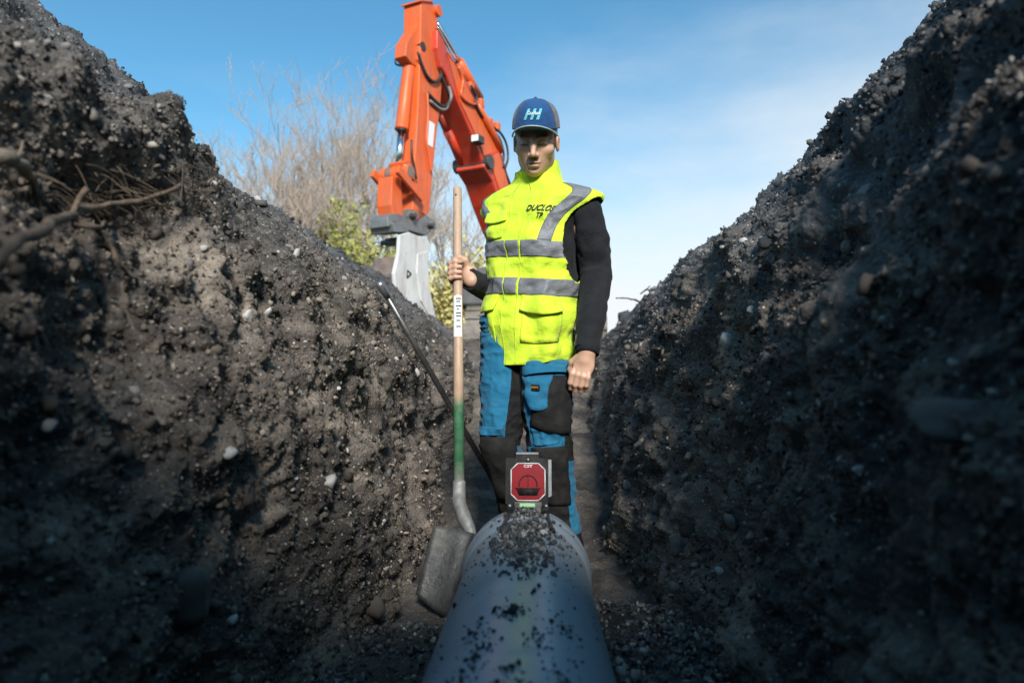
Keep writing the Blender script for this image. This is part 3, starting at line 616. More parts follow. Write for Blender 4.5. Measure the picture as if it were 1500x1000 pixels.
root_thing('thin pale rootlet hanging in a loop below the forked root', [([onb('L', 186, 402, .0), rb(183, 420, .97), rb(181, 440, .96), rb(190, 455, .96), rb(205, 459, .98), onb('L', 212, 455, 0)], .0022, .0013)], onb('L', 186, 402, 0), FIBRE, 'rootlet', 'rootlet')
root_thing('thin bare twig sticking out of the crest of the dark bank', [([onb('R', 946, 442, -.02), lb(935, 441, 6.4), lb(918, 437, 6.4), lb(902, 437, 6.4)], .010, .005), ([onb('R', 952, 436, -.02), lb(950, 424, 6.4), lb(938, 430, 6.4), lb(950, 421, 6.4), lb(952, 419, 6.4)], .009, .004)], onb('R', 950, 440, 0), mat('twig', (.09, .07, .06), (.05, .04, .035), 40, .8, .3), 'twig', 'twig')
root_thing('small white rootlet dangling on the dark earth bank', [([onb('R', 1196, 588, .002), onb('R', 1203, 596, .008), onb('R', 1197, 606, .008), onb('R', 1198, 616, .004)], .0022, .0018)], onb('R', 1196, 588, 0), mat('white_rootlet', (.42, .36, .28), (.3, .25, .19), 50, .8, .2), 'rootlet', 'rootlet')
# matted dry fibres of the turf lip
fb = MB()
for k in range(150):
    px = random.uniform(40, 300); py = 272 - (px - 40) * .02 + random.gauss(0, 9) + (8 if px < 90 else 0)
    p, nn = bank_at('L', px, py) if k % 10 == 0 else (None, None)
    if p is not None: base_p, base_n, bx = p, nn, px
    Yv = base_p[1] + random.uniform(-.05, .05); p0 = np.array(base_p) + base_n * random.uniform(-.01, .03) + [0, random.uniform(-.06, .06), random.gauss(0, .012)]
    dirv = unit([random.gauss(.2, .35), random.gauss(.7, .5), random.gauss(-.12, .22)]); L_ = random.uniform(.03, .11)
    fb.tube(crv([p0 - dirv * L_ * .4, p0 + [0, 0, .004], p0 + dirv * L_ * .6 + [0, 0, -.01 * random.random()]], 6), [.0011] * 6, 4, cap=False)
o = fb.build('turf_fibres', FIBRE, None, True); tag(o, 'mat of dry fibrous turf hanging along the lip of the brown bank', 'turf', kind='stuff')
# ------------------------------------------------------------------ person: one continuous body mesh from a distance field
class Field:
    def __init__(s, lo, hi, h):
        s.lo = np.array(lo, float); s.h = h; s.n = np.ceil((np.array(hi) - s.lo) / h).astype(int) + 1; s.F = np.full(s.n, .06, np.float32)
    def sub(s, lo, hi):
        a = np.clip(np.floor((np.array(lo) - s.lo) / s.h).astype(int), 0, s.n); b = np.clip(np.ceil((np.array(hi) - s.lo) / s.h).astype(int) + 1, 0, s.n)
        sl = tuple(slice(i, j) for i, j in zip(a, b)); ax = [s.lo[k] + s.h * np.arange(a[k], b[k]) for k in range(3)]
        return sl, np.stack(np.meshgrid(*ax, indexing='ij'), -1)
    def union(s, lo, hi, fn, k=.01, neg=False):
        sl, P = s.sub(lo, hi); d = fn(P); A = s.F[sl]
        if neg:
            h = np.clip(.5 - .5 * (A + d) / k, 0, 1); s.F[sl] = A * (1 - h) - d * h + k * h * (1 - h)
        else:
            h = np.clip(.5 + .5 * (A - d) / k, 0, 1); s.F[sl] = A * (1 - h) + d * h - k * h * (1 - h)
    def cap(s, a, b, ra, rb, k=.012, neg=False):
        a, b = np.asarray(a, float), np.asarray(b, float); m = max(ra, rb) + .03 + k
        def fn(P):
            ab = b - a; t = np.clip(((P - a) @ ab) / (ab @ ab + 1e-12), 0, 1); return np.linalg.norm(P - a - t[..., None] * ab, axis=-1) - (ra + (rb - ra) * t)
        s.union(np.minimum(a, b) - m, np.maximum(a, b) + m, fn, k, neg)
    def chain(s, pts, rad, k=.012):
        for i in range(len(pts) - 1): s.cap(pts[i], pts[i + 1], rad[i], rad[i + 1], k)
    def ell(s, c, r, A=None, k=.012, neg=False):
        A = np.eye(3) if A is None else A; c = np.asarray(c, float); r = np.asarray(r, float); m = r.max() + .03 + k
        def fn(P):
            q = (P - c) @ A.T; k0 = np.linalg.norm(q / r, axis=-1); k1 = np.linalg.norm(q / (r * r), axis=-1) + 1e-9; return np.where(k0 < 1e-3, -r.min(), k0 * (k0 - 1) / k1)
        s.union(c - m, c + m, fn, k, neg)
    def nets(s):
        F = s.F; S = F < 0; n = np.array(F.shape) - 1
        cnt = np.zeros(n, np.int8)
        for i in (0, 1):
            for j in (0, 1):
                for k in (0, 1): cnt += S[i:i + n[0], j:j + n[1], k:k + n[2]]
        act = np.argwhere((cnt > 0) & (cnt < 8)); idx = np.full(n, -1, np.int32); idx[act[:, 0], act[:, 1], act[:, 2]] = np.arange(len(act))
        acc = np.zeros((len(act), 3)); num = np.zeros(len(act)); corners = [np.array(c) for c in np.ndindex(2, 2, 2)]
        for a in corners:
            for d in range(3):
                if a[d]: continue
                b = a.copy(); b[d] = 1; pa, pb = act + a, act + b; fa, fb = F[tuple(pa.T)], F[tuple(pb.T)]; m = (fa < 0) != (fb < 0)
                t = np.where(m, fa / (fa - fb + 1e-12), 0); p = a + (b - a) * t[:, None]; acc[m] += p[m]; num[m] += 1
        V = s.lo + s.h * (act + acc / num[:, None]); Q = []
        for d in range(3):
            e = [0, 0, 0]; e[d] = 1; sl0 = tuple(slice(0, F.shape[k] - e[k]) for k in range(3)); sl1 = tuple(slice(e[k], None) for k in range(3))
            x = np.argwhere(S[sl0] != S[sl1]); u, v = [k for k in range(3) if k != d]; x = x[(x[:, u] > 0) & (x[:, v] > 0) & (x[:, u] < n[u]) & (x[:, v] < n[v]) & (x[:, d] < n[d])]
            def at_(du, dv):
                y = x.copy(); y[:, u] -= du; y[:, v] -= dv; return idx[tuple(y.T)]
            q = np.stack([at_(0, 0), at_(1, 0), at_(1, 1), at_(0, 1)], -1); ins = S[tuple(x.T)]; flip = ins == (d != 1)
            q[flip] = q[flip][:, ::-1]; Q.append(q)
        return V, np.concatenate(Q)

# joints (metres; x to the right, y away from the camera, z up)
YP = 2.56
YAWT = math.radians(33); ES = np.array([math.cos(YAWT), -math.sin(YAWT), 0]); EF = np.array([-math.sin(YAWT), -math.cos(YAWT), 0])
HEADC = at(785, 207, 2.47)
hp, hy, hr = math.radians(24), math.radians(6), math.radians(-2)     # head bowed towards the target
ef = np.array([-math.sin(hy) * math.cos(hp), -math.cos(hy) * math.cos(hp), -math.sin(hp)]); ex = unit(np.array([math.cos(hy), -math.sin(hy), math.sin(hr)])); eu = unit(np.cross(ef, ex)); eu = eu if eu[2] > 0 else -eu; ex = unit(ex - eu * (ex @ eu))
HM = np.stack([ex, ef, eu])
hl = lambda x, f, z: HEADC + ex * x + ef * f + eu * z
LS, LE, LW = np.array([.168, 2.47, 1.340]), at(872, 402, 2.50), at(861, 512, 2.385)
RS, RE, RW = np.array([-.12, 2.68, 1.37]), np.array([-.135, 2.735, 1.06]), at(691, 411, 2.51)
LH, LK, LA = np.array([.025, 2.54, .86]), np.array([.048, 2.50, .50]), np.array([.10, 2.60, .10])
RH, RK, RA = np.array([-.105, 2.59, .86]), np.array([-.130, 2.53, .49]), np.array([-.045, 2.68, .10])
person = empty('person', (0.0, 2.6, .0)); tag(person, 'worker in yellow safety vest, blue cap and blue work trousers looking down', 'person')
f = Field((-.36, 2.26, -.02), (.34, 2.88, 1.82), .0033)
# trunk, neck, limbs
f.ell((-.03, 2.57, .93), (.155, .115, .13), None, .05); f.ell((-.015, 2.56, 1.10), (.14, .105, .18), None, .06); f.ell((.0, 2.56, 1.28), (.135, .105, .15), np.stack([ES, -EF, [0, 0, 1]]), .06)
f.chain([LS - [.01, 0, 0], LE, LW], [.042, .040, .028], .012); f.chain([RS, RE, RW], [.042, .038, .025], .012)
f.cap((.0, 2.58, 1.36), hl(0, -.03, -.075), .062, .056, .03)
f.cap((-.10, 2.63, 1.35), (.11, 2.50, 1.35), .042, .040, .03)
f.chain([LH, LK, LA], [.085, .058, .042], .03); f.chain([RH, RK, RA], [.085, .058, .042], .03)
for A_ in (LA, RA): f.cap(A_ + [0, .02, -.04], A_ + [-.02, -.12, -.06], .038, .03, .02)
# head
f.ell(hl(0, -.015, .035), (.075, .094, .085), HM, .01); f.ell(hl(0, .020, -.030), (.061, .068, .088), HM, .03)
f.ell(hl(0, .030, -.072), (.040, .048, .044), HM, .03); f.ell(hl(0, .066, -.098), (.021, .019, .017), HM, .025)
for s_ in (-1, 1):
    f.ell(hl(s_ * .048, .052, -.026), (.021, .024, .018), HM, .025)
    f.cap(hl(s_ * .012, .082, .020), hl(s_ * .046, .070, .022), .0105, .009, .012)
    f.ell(hl(s_ * .050, -.005, -.056), (.012, .022, .026), HM, .03)
for s_ in (-1, 1): f.ell(hl(s_ * .031, .099, .001), (.020, .022, .0135), HM, .012, True)
for s_ in (-1, 1):
    f.ell(hl(s_ * .0315, .0725, .000), (.0160, .0130, .0115), HM, .004)
    f.cap(hl(s_ * .018, .0845, -.0065), hl(s_ * .044, .0795, -.0055), .0032, .0028, .004)
f.chain([hl(0, .086, .014), hl(0, .098, -.012), hl(0, .112, -.036)], [.0085, .0085, .0105], .012)
for s_ in (-1, 1):
    f.ell(hl(s_ * .0135, .0985, -.040), (.0085, .011, .0085), HM, .007); f.ell(hl(s_ * .0065, .104, -.0475), (.0038, .005, .003), HM, .003, True)
f.ell(hl(0, .0865, -.0655), (.024, .011, .0062), HM, .006); f.ell(hl(0, .0865, -.0785), (.0215, .0115, .0078), HM, .006)
f.cap(hl(-.024, .094, -.0722), hl(.024, .094, -.0722), .0020, .0020, .003, True); f.ell(hl(0, .094, -.091), (.016, .009, .006), HM, .01, True)
for s_ in (-1, 1):
    f.ell(hl(s_ * .0795, -.012, -.010), (.0085, .019, .031), HM, .006); f.ell(hl(s_ * .086, -.008, -.010), (.005, .010, .018), HM, .004, True)
# left hand hanging beside the thigh, back of the hand to the viewer, fingers loosely curled
pd = unit(np.array([-.30, -.06, -1.0])); wv = unit(np.array([.93, -.25, -.24])); wv = unit(wv - pd * (wv @ pd)); bk = np.cross(pd, wv); bk = bk if bk[1] < 0 else -bk
K0 = LW + pd * .010
hh = lambda a, b, c: K0 + pd * a + wv * b + bk * c
f.chain([LW, hh(.025, 0, 0)], [.028, .027], .02); f.ell(hh(.048, .002, 0), (.038, .017, .045), np.stack([wv, bk, pd]), .015)
for i, (b0_, L1) in enumerate(((-.028, .043), (-.009, .047), (.011, .044), (.029, .036))):
    r = .0088 if i < 3 else .0078
    a = hh(.072, b0_ * .95, .004); k1 = hh(.085, b0_, .006); k2 = hh(.085 + L1 * .75, b0_ * 1.02, -.004); k3 = hh(.085 + L1 * 1.15, b0_ * .95, -.026); k4 = hh(.085 + L1 * .95, b0_ * .9, -.044)
    f.chain([a, k1, k2, k3, k4], [r + .001, r + .0018, r, r - .0008, r - .0018], .0045)
f.chain([hh(.022, -.026, -.004), hh(.045, -.044, -.014), hh(.070, -.046, -.026), hh(.092, -.036, -.034)], [.013, .012, .0098, .008], .007)
# right hand closed round the shovel handle
ax = unit(S0 - S1); tH = float((RW - S1) @ (S0 - S1) / ((S0 - S1) @ (S0 - S1))); gp_ = at(671, 397, 2.50); tH = float((gp_ - S1) @ (S0 - S1) / ((S0 - S1) @ (S0 - S1))); HC = S1 + (S0 - S1) * tH
inn = unit(RW - HC - ax * ((RW - HC) @ ax)); oth = np.cross(ax, inn); oth = oth if oth[1] < 0 else -oth      # inn: towards the wrist; oth: towards the viewer
gr = lambda u_, ang, r: HC + ax * u_ + (inn * math.cos(ang) + oth * math.sin(ang)) * r
f.chain([RW, HC + inn * .052 + ax * .004 - oth * .008], [.025, .025], .015)
f.ell(HC + inn * .037 - oth * .012, (.021, .028, .043), np.stack([inn, oth, ax]), .014)
for i, u_ in enumerate((.031, .010, -.0115, -.032)):
    r = (.0098, .0100, .0097, .0088)[i]
    pts = [gr(u_, a, .0265 + (.003 if k in (1, 3) else 0)) for k, a in enumerate(np.radians([-55, -100, -150, -195, -245, -285]))]
    f.chain(pts, [r + .001, r + .001, r, r, r - .0006, r - .0016], .0035)
f.chain([gr(.022, math.radians(8), .036), gr(.040, math.radians(40), .033), gr(.046, math.radians(85), .030), gr(.040, math.radians(125), .0275)], [.0135, .0125, .0105, .009], .006)
V, F = f.nets()
q = (V - HEADC) @ HM.T; col = np.tile(np.array([.50, .305, .215]), (len(V), 1)); head = (q[:, 2] > -.13) & (np.abs(q[:, 0]) < .1) & (np.abs(q[:, 1]) < .14) & (V[:, 2] > 1.4)
def paint(mask, c, w): col[:] = col * (1 - (mask * w)[:, None]) + np.array(c) * (mask * w)[:, None]
gs = lambda c, s_: np.exp(-(((q - np.array(c)) / np.array(s_)) ** 2).sum(-1)) * head
paint(np.clip(gs((0, .088, -.066), (.020, .02, .005)) + gs((0, .088, -.078), (.018, .02, .006)), 0, 1), (.31, .10, .085), .95)
paint(gs((0, .094, -.0722), (.023, .02, .0026)), (.06, .02, .018), 1.0)
paint(gs((0, .11, -.036), (.02, .03, .014)) + gs((.05, .05, -.03), (.02, .03, .018)) + gs((-.05, .05, -.03), (.02, .03, .018)), (.50, .25, .18), .45)
paint(np.clip(gs((.08, -.01, -.01), (.012, .03, .035)) + gs((-.08, -.01, -.01), (.012, .03, .035)), 0, 1), (.50, .22, .16), .6)
for s_ in (-1, 1):
    t_ = q[:, 0] * s_; br = np.exp(-((q[:, 2] - (.0195 + .004 * np.sin((t_ - .012) * 60))) / .0062) ** 2) * sstep(.008, .014, t_) * sstep(.056, .044, t_) * (q[:, 1] > .04) * head
    paint(br, (.035, .022, .016), .95)
    paint(np.exp(-((q[:, 2] + .0062) / .0040) ** 2) * sstep(.014, .018, t_) * sstep(.050, .044, t_) * (q[:, 1] > .06) * head, (.03, .02, .016), .95)
    paint(gs((s_ * .0065, .104, -.0475), (.004, .008, .003)), (.06, .025, .02), .9)
paint((q[:, 2] < -.058) * (q[:, 1] > .0) * head * .8 + (np.abs(q[:, 0]) > .045) * (q[:, 2] < -.02) * (q[:, 1] > -.01) * head * .2, (.33, .21, .16), .35)
paint((gs((0, .07, -.055), (.018, .05, .006))), (.25, .15, .12), .4)
g = N('skin'); ca = g.n('ShaderNodeVertexColor', layer_name='tone').outputs[0]
c = g.mix(.5, ca, g.ramp(g.noise(55, 6, .6), [(.3, (.80, .72, .68)), (.7, (1.05, 1.03, 1.0))]), 'MULTIPLY'); g.set('Base Color', c); g.set('Roughness', g.ramp(g.noise(120, 3), [(.3, (.42,) * 3), (.7, (.58,) * 3)])); g.set('Subsurface Weight', .12); g.b.inputs['Subsurface Radius'].default_value = (.010, .004, .002); g.set('Subsurface Scale', .6)
g.set('Normal', g.bump(g.noise(500, 4, .6), .25, .0006)); SKIN = g.m
bd = mesh('body', V, F, SKIN, person)
at_ = bd.data.color_attributes.new('tone', 'FLOAT_COLOR', 'POINT'); at_.data.foreach_set('color', np.c_[col, np.ones(len(col))].astype(np.float32).ravel())
sm = bd.modifiers.new('smooth', 'SMOOTH'); sm.factor = .5; sm.iterations = 1
# hair: short, dark, round the back and sides below the cap
HAIR = mat('dark_hair', (.018, .012, .009), (.035, .024, .018), 200, .6, .6, .002)
fh = Field(HEADC - .16, HEADC + .16, .0045); fh.ell(hl(0, -.020, .030), (.0785, .096, .088), HM, .01); fh.ell(hl(0, -.05, -.02), (.066, .062, .07), HM, .02)
sl, P = fh.sub(HEADC - .16, HEADC + .16); Q_ = (P - HEADC) @ HM.T
fh.F[sl] = np.maximum(fh.F[sl], Q_[..., 1] - (.020 + .25 * (Q_[..., 2] - .0)).clip(-.02, .05)); fh.F[sl] = np.maximum(fh.F[sl], -(Q_[..., 2] + .055 - .3 * (Q_[..., 1] + .05).clip(0, 1)))
V, F = fh.nets(); mesh('hair', V, F, HAIR, person)

# ------------------------------------------------------------------ clothing
def fabric(name, c1, c2, weave=900, rough=.85, dirt=None, damt=.4, sheen=.2, bump=.25, dscale=14):
    g = N(name); c = g.ramp(g.noise(14, 6), [(.3, c1), (.7, c2)])
    if dirt: c = g.mix(g.math('MULTIPLY', g.ramp(g.noise(dscale, 8, .7), [(.50, (0, 0, 0)), (.70, (1, 1, 1))]), damt), c, dirt)
    g.set('Base Color', c); g.set('Roughness', rough); g.set('Sheen Weight', sheen); g.set('Specular IOR Level', .25)
    g.set('Normal', g.bump(g.noise(weave, 3), bump, .0008, g.bump(g.noise(26, 5, .6), .6, .012))); return g.m
HIVIS = fabric('hi_vis_yellow', (.54, .71, .034), (.48, .66, .027), 900, .75, (.50, .56, .12), .3, .1)
TAPE = fabric('grey_reflective_tape', (.17, .175, .19), (.135, .14, .155), 1400, .45, (.10, .10, .10), .35, 0, .15)
FLEECE = fabric('black_fleece', (.008, .0085, .011), (.014, .015, .018), 420, .95, (.022, .021, .021), .25, .03, .6)
BLUE = fabric('blue_canvas', (.008, .10, .19), (.012, .125, .23), 800, .85, (.06, .13, .16), .35, .05)
BLACKC = fabric('black_canvas', (.007, .007, .0075), (.013, .0125, .0125), 800, .85, (.03, .027, .025), .35, .0)
# safety vest: rings from hem to collar
VT = np.array([  # z, half width, half depth, centre x, centre y
 (.785, .156, .128, -.018, 2.565), (.83, .158, .131, -.018, 2.565), (.95, .163, .137, -.016, 2.563), (1.05, .168, .136, -.012, 2.56), (1.15, .173, .136, -.006, 2.56), (1.25, .184, .138, .0, 2.56),
 (1.32, .206, .132, .004, 2.56), (1.375, .258, .110, .006, 2.562), (1.405, .250, .098, .008, 2.565), (1.43, .190, .094, .009, 2.568), (1.450, .128, .089, .009, 2.57), (1.466, .100, .086, .008, 2.565), (1.480, .087, .083, .006, 2.558), (1.50, .079, .079, .005, 2.550), (1.518, .076, .077, .004, 2.545)])
vt_t = np.linspace(0, 1, len(VT)); VTF = np.array([crv(VT, 300)[:, k] for k in range(5)]).T; vt_f = np.linspace(0, 1, 300)
zt = lambda z: np.interp(z, VTF[:, 0], vt_f)
def vest(th, t, off=0.0):
    """point on the vest: th = angle from the front centre (positive to the wearer's left), t = 0 hem .. 1 collar"""
    th = np.asarray(th, float); t = np.asarray(t, float); th, t = np.broadcast_arrays(th, t); th = (th + math.pi) % (2 * math.pi) - math.pi
    z, a, b, cx, cy = [np.interp(t, vt_f, VTF[:, k]) for k in range(5)]
    s_, c_ = np.sin(th), np.cos(th); pw = .88; X = np.sign(s_) * np.abs(s_) ** pw; Yv = np.sign(c_) * np.abs(c_) ** pw
    arc = th * .16; low = sstep(.55, .05, t); k3 = np.stack([arc, z, th * 0], -1)
    # loose cloth: diagonal drag folds from the arms, vertical flutes near the hem, a blouse over the waist
    d = .012 * vnoise(np.stack([arc * 9 + z * 7, z * 13 - arc * 6, 0 * z], -1), 3) + .0075 * (1 - np.abs(vnoise(np.stack([arc * 16 - z * 8, z * 17, 0 * z + 3], -1), 5))) + .0045 * vnoise(np.stack([arc * 30 + z * 14, z * 34 - arc * 12, 0 * z], -1), 8) - .007 * np.abs(vnoise(np.stack([arc * 7 - z * 9, z * 10 + arc * 5, 0 * z + 4], -1), 18)) ** .6
    d = d + low * (.013 * vnoise(np.stack([arc * 17 + z * 3, z * 3.2, 0 * z + 7], -1), 11) + .006) + .010 * np.exp(-((z - .93) / .05) ** 2) * np.cos(th * .5) ** 2
    d = d * np.where(t > zt(1.40), .45, 1) + off
    hem = -.012 * np.cos(th + .5) * sstep(.15, 0, t) + .006 * vnoise(np.stack([arc * 11, 0 * z, 0 * z + 9], -1), 14) * sstep(.12, 0, t)
    droop = -.020 * np.sin(th) * sstep(.9, .5, t) * sstep(.0, .25, t) * np.cos(th * .5) ** 2
    colr = sstep(zt(1.47), 1, t) * (.026 * -np.cos(th) + .014 * np.sin(th) + .006); 
    nz = np.where(t > zt(1.40), .8, 0) * off
    P = np.stack([cx, cy, z + hem + droop + colr + nz], -1) + (X * (a + d))[..., None] * ES + (Yv * (b + d))[..., None] * EF
    return P
th = np.linspace(-math.pi, math.pi, 241)[:-1]; tt = np.concatenate([np.linspace(0, zt(1.40), 130)[:-1], np.linspace(zt(1.40), 1, 60)])
T_, H_ = np.meshgrid(tt, th, indexing='ij'); P = vest(H_, T_)
zl = P[..., 2]; 
def armhole(P, th_):
    loc = P - np.array([.005, 2.56, 0]); fr_ = loc @ EF; sd_ = loc @ ES
    return np.where(np.abs(sd_) > .06, ((fr_ + .004) / .082) ** 2 + ((P[..., 2] - 1.222) / .150) ** 2 - 1, 9.)
G = armhole(P, H_)
Vv = P.reshape(-1, 3).copy(); Gf = G.ravel(); F = gridfaces(len(tt), len(th), True); E = np.concatenate([F[:, [0, 1]], F[:, [1, 2]]])
cross = E[(Gf[E[:, 0]] < 0) != (Gf[E[:, 1]] < 0)]; moved = np.zeros(len(Vv), bool)
for a, b_ in cross:                                  # pull the nearest vertices onto the armhole edge
    ga, gb = Gf[a], Gf[b_]; t_ = ga / (ga - gb); k = a if t_ < .5 else b_
    if not moved[k]: Vv[k] = Vv[a] + (Vv[b_] - Vv[a]) * t_; moved[k] = True
Gn = np.where(moved, 0, Gf); F = F[(Gn[F] >= -1e-6).all(1)]
# the closure is open at the bottom: flare the edge on the wearer's right
vo = mesh('safety_vest', Vv, F, HIVIS, person, solid=.003)
def patch(name, th0, th1, t0, t1, m, parent, off=.0045, nu=14, nv=40, thf=None, cut=True, solid=.0012):
    u_, v_ = np.meshgrid(np.linspace(0, 1, nu), np.linspace(0, 1, nv), indexing='ij')
    H = th0 + (th1 - th0) * v_; T = t0 + (t1 - t0) * u_
    if thf: H, T = thf(u_, v_)
    P = vest(H, T, off); G = armhole(P, H); F = gridfaces(nu, nv)
    if cut: F = F[(G.ravel()[F] > .02).all(1)]
    return mesh(name, P.reshape(-1, 3), F, m, parent, solid=solid)
D = math.radians
def band(z0, z1):
    patch('reflective_band', D(8), D(352), zt(z0), zt(z1), TAPE, vo, nv=200)
    patch('reflective_band', D(-7), D(5.5), zt(z0), zt(z1), TAPE, vo, nv=10)
band(1.165, 1.222); band(1.028, 1.088)
def brace(sgn, a0, a1, b0_, b1_):
    def fn(u_, v_):
        T = zt(1.222) + (zt(1.440) - zt(1.222)) * v_; k = v_ ** 1.15
        return sgn * (D(a0) + (D(b0_) - D(a0)) * k + u_ * ((D(a1) - D(a0)) * (1 - k) + (D(b1_) - D(b0_)) * k)), T
    patch('reflective_brace', 0, 1, 0, 1, TAPE, vo, nu=12, nv=60, thf=fn)
brace(1, 27, 45, 58, 92); brace(-1, 27, 45, 58, 92)
def strip(name, pts, w, m, parent, off=.0052, r=None):
    b = MB(); b.tube([vest(*p, off) for p in pts], r or w, 6); return b.build(name, m, parent, True)
SEAM = fabric('vest_seam', (.42, .58, .03), (.36, .5, .03), 900, .8)
strip('zip_placket', [(D(6.5), t_) for t_ in np.linspace(.01, zt(1.50), 60)], .0016, SEAM, vo)
strip('zip_placket', [(D(-8), t_) for t_ in np.linspace(.01, zt(1.50), 60)], .0014, SEAM, vo)
def flap(name, th0, th1, z0, z1, sag, off, parent=vo, m=HIVIS):
    nu, nv = 10, 24; u_, v_ = np.meshgrid(np.linspace(0, 1, nu), np.linspace(0, 1, nv), indexing='ij'); H = D(th0) + D(th1 - th0) * v_
    z = z1 + (z0 - z1) * u_ - sag * (1 - (2 * v_ - 1) ** 2) * u_; P = vest(H, zt(z), .003 + off * u_ ** .7); return mesh(name, P.reshape(-1, 3), gridfaces(nu, nv), m, parent, solid=.0022)
flap('pocket', 14, 66, .86, 1.0, .006, .008); flap('pocket_flap', 12, 66, .972, 1.030, .018, .020)
flap('pocket', -40, -12, 1.235, 1.325, .004, .007); flap('pocket_flap', -42, -10, 1.300, 1.345, .008, .016)
flap('pocket', -70, -18, .86, 1.0, .006, .008); flap('pocket_flap', -72, -16, .972, 1.030, .012, .016)
INK = mat('black_print', (.012, .014, .012), (.02, .022, .02), 90, .7, .05)
def vest_text(txt, size, thc, zc, slope, sx=1.0):
    V, F = text_mesh(txt, size, .12, sx, .03); H = D(thc) + V[:, 0] / .165; Z = zc + V[:, 1] + slope * V[:, 0]
    mesh('vest_lettering', vest(H, zt(Z), .0065), F, INK, vo, False)
vest_text('DUCLOS', .029, 22, 1.338, -.06, .74); vest_text('TP', .024, 24, 1.312, -.06, .8)

# fleece top: sleeves and collar in one mesh
def sleeve(pts, rad, n=44, m=70, seed=0, start=0):
    C = crv(pts, m); R = np.interp(np.linspace(0, len(rad) - 1, m), np.arange(len(rad)), rad); T = np.gradient(C, axis=0); T /= np.linalg.norm(T, axis=1)[:, None]
    u_ = np.cross(T[0], [0, 1.0, .1]); V = []; s_ = np.r_[0, np.cumsum(np.linalg.norm(np.diff(C, axis=0), axis=1))]
    for i in range(m):
        u_ = unit(u_ - T[i] * (u_ @ T[i])); w = np.cross(T[i], u_); a = np.linspace(0, 2 * math.pi, n, endpoint=False)
        k = np.stack([np.cos(a) * 1.2, np.sin(a) * 1.2, np.full(n, s_[i] * 26)], -1); tw = np.stack([np.cos(a) * .9 + s_[i] * 5, np.sin(a) * .9, s_[i] * 11 + a * 0], -1)
        r = R[i] * (1 + .085 * vnoise(k, seed) + .09 * (1 - np.abs(vnoise(tw * 1.3, seed + 2))) + .05 * vnoise(k * 2.1, seed + 4) - .03)
        V.append(C[i] + r[:, None] * (np.cos(a)[:, None] * u_ + np.sin(a)[:, None] * w))
    return np.concatenate(V), gridfaces(m, n, True)
v1, f1 = sleeve([LS + [-.055, .03, .01], LS + [.004, -.005, .0], LS * .5 + LE * .5 + [.012, -.01, .0], LE, LE * .45 + LW * .55, LW + [-.004, 0, .0]], [.054, .057, .060, .057, .050, .039], seed=21)
v2, f2 = sleeve([RS + [.05, -.03, .0], RS, RS * .5 + RE * .5, RE + [0, 0, .01], RE * .5 + RW * .5, RW + unit(RW - RE) * .014], [.062, .060, .060, .056, .048, .040], seed=31)
a = np.linspace(0, 2 * math.pi, 40, endpoint=False); cv = []
for z, r in ((1.43, .076), (1.46, .068), (1.49, .064), (1.515, .063), (1.520, .061), (1.49, .058)):
    cv.append(np.stack([.004 + r * np.sin(a), 2.553 - r * 1.02 * np.cos(a), z - .016 * np.cos(a)], -1))
v3 = np.concatenate(cv); f3 = gridfaces(6, 40, True)
T4, H4 = np.meshgrid(np.linspace(.03, zt(1.455), 60), np.linspace(-math.pi, math.pi, 81)[:-1], indexing='ij'); v4 = vest(H4, T4, -.013).reshape(-1, 3)
loc = (v4 - [.005, 2.56, 0]) @ ES; v4 = v4 - ES * (np.sign(loc) * np.maximum(np.abs(loc) - .185, 0))[:, None]; f4 = gridfaces(60, 80, True)
mesh('fleece_top', np.concatenate([v1, v2, v3, v4]), np.concatenate([f1, f2 + len(v1), f3 + len(v1) + len(v2), f4 + len(v1) + len(v2) + len(v3)]), FLEECE, person)
for c_, d_ in ((LW, unit(LW - LE)), (RW, unit(RW - RE))):
    b = MB(); b.tube([c_ - d_ * .024, c_ - d_ * .02, c_ + d_ * .015, c_ + d_ * .017], [.040, .0435, .0405, .032], 28, cap=False); b.build('cuff', FLEECE, person, True)

# work trousers: two legs in one mesh, panels as face materials, pockets as parts
def leg_frame(H, K, A):
    C = crv([H + [0, 0, .10], H, (H + K) / 2 + [.0, -.006, 0], K, (K + A) / 2 + [0, .012, 0], A + [0, 0, .0]], 120); return C
LEGS = {'L': (leg_frame(LH, LK, LA), 41), 'R': (leg_frame(RH, RK, RA), 47)}
RADL = np.interp(np.linspace(0, 5, 120), [0, 1, 2, 3, 4, 5], [.112, .108, .096, .081, .074, .072])
def leg(side, ph, s_, off=0.0):
    """ph: angle from the viewer's direction (positive to +x), s_: 0 top .. 1 ankle"""
    C, seed = LEGS[side]; ph, s_ = np.broadcast_arrays(np.asarray(ph, float), np.asarray(s_, float)); i = s_ * 119
    c = np.stack([np.interp(i, np.arange(120), C[:, k]) for k in range(3)], -1); R = np.interp(i, np.arange(120), RADL)
    k = np.stack([np.cos(ph) * 1.1, np.sin(ph) * 1.1, s_ * 13], -1); k2 = np.stack([np.cos(ph) * 2.0 + s_ * 4, np.sin(ph) * 2.0, s_ * 26], -1)
    kn = np.exp(-((s_ - .58) / .12) ** 2)
    d = .06 * vnoise(k, seed) + .09 * (1 - np.abs(vnoise(k2, seed + 1))) - .03 + .05 * (1 - np.abs(vnoise(np.stack([np.cos(ph) * 3 - s_ * 9, np.sin(ph) * 3, s_ * 34], -1), seed + 5))) ** 2 + (.06 * kn + .02) * vnoise(np.stack([np.cos(ph) * .8, np.sin(ph) * .8, s_ * 44], -1), seed + 2) + .03 * sstep(.8, 1, s_) * np.sin(s_ * 90)
    r = R * (1 + d) + off; sx = np.where(side == 'L', .96, .90)
    return c + np.stack([np.sin(ph) * r * sx, -np.cos(ph) * r, 0 * r], -1)
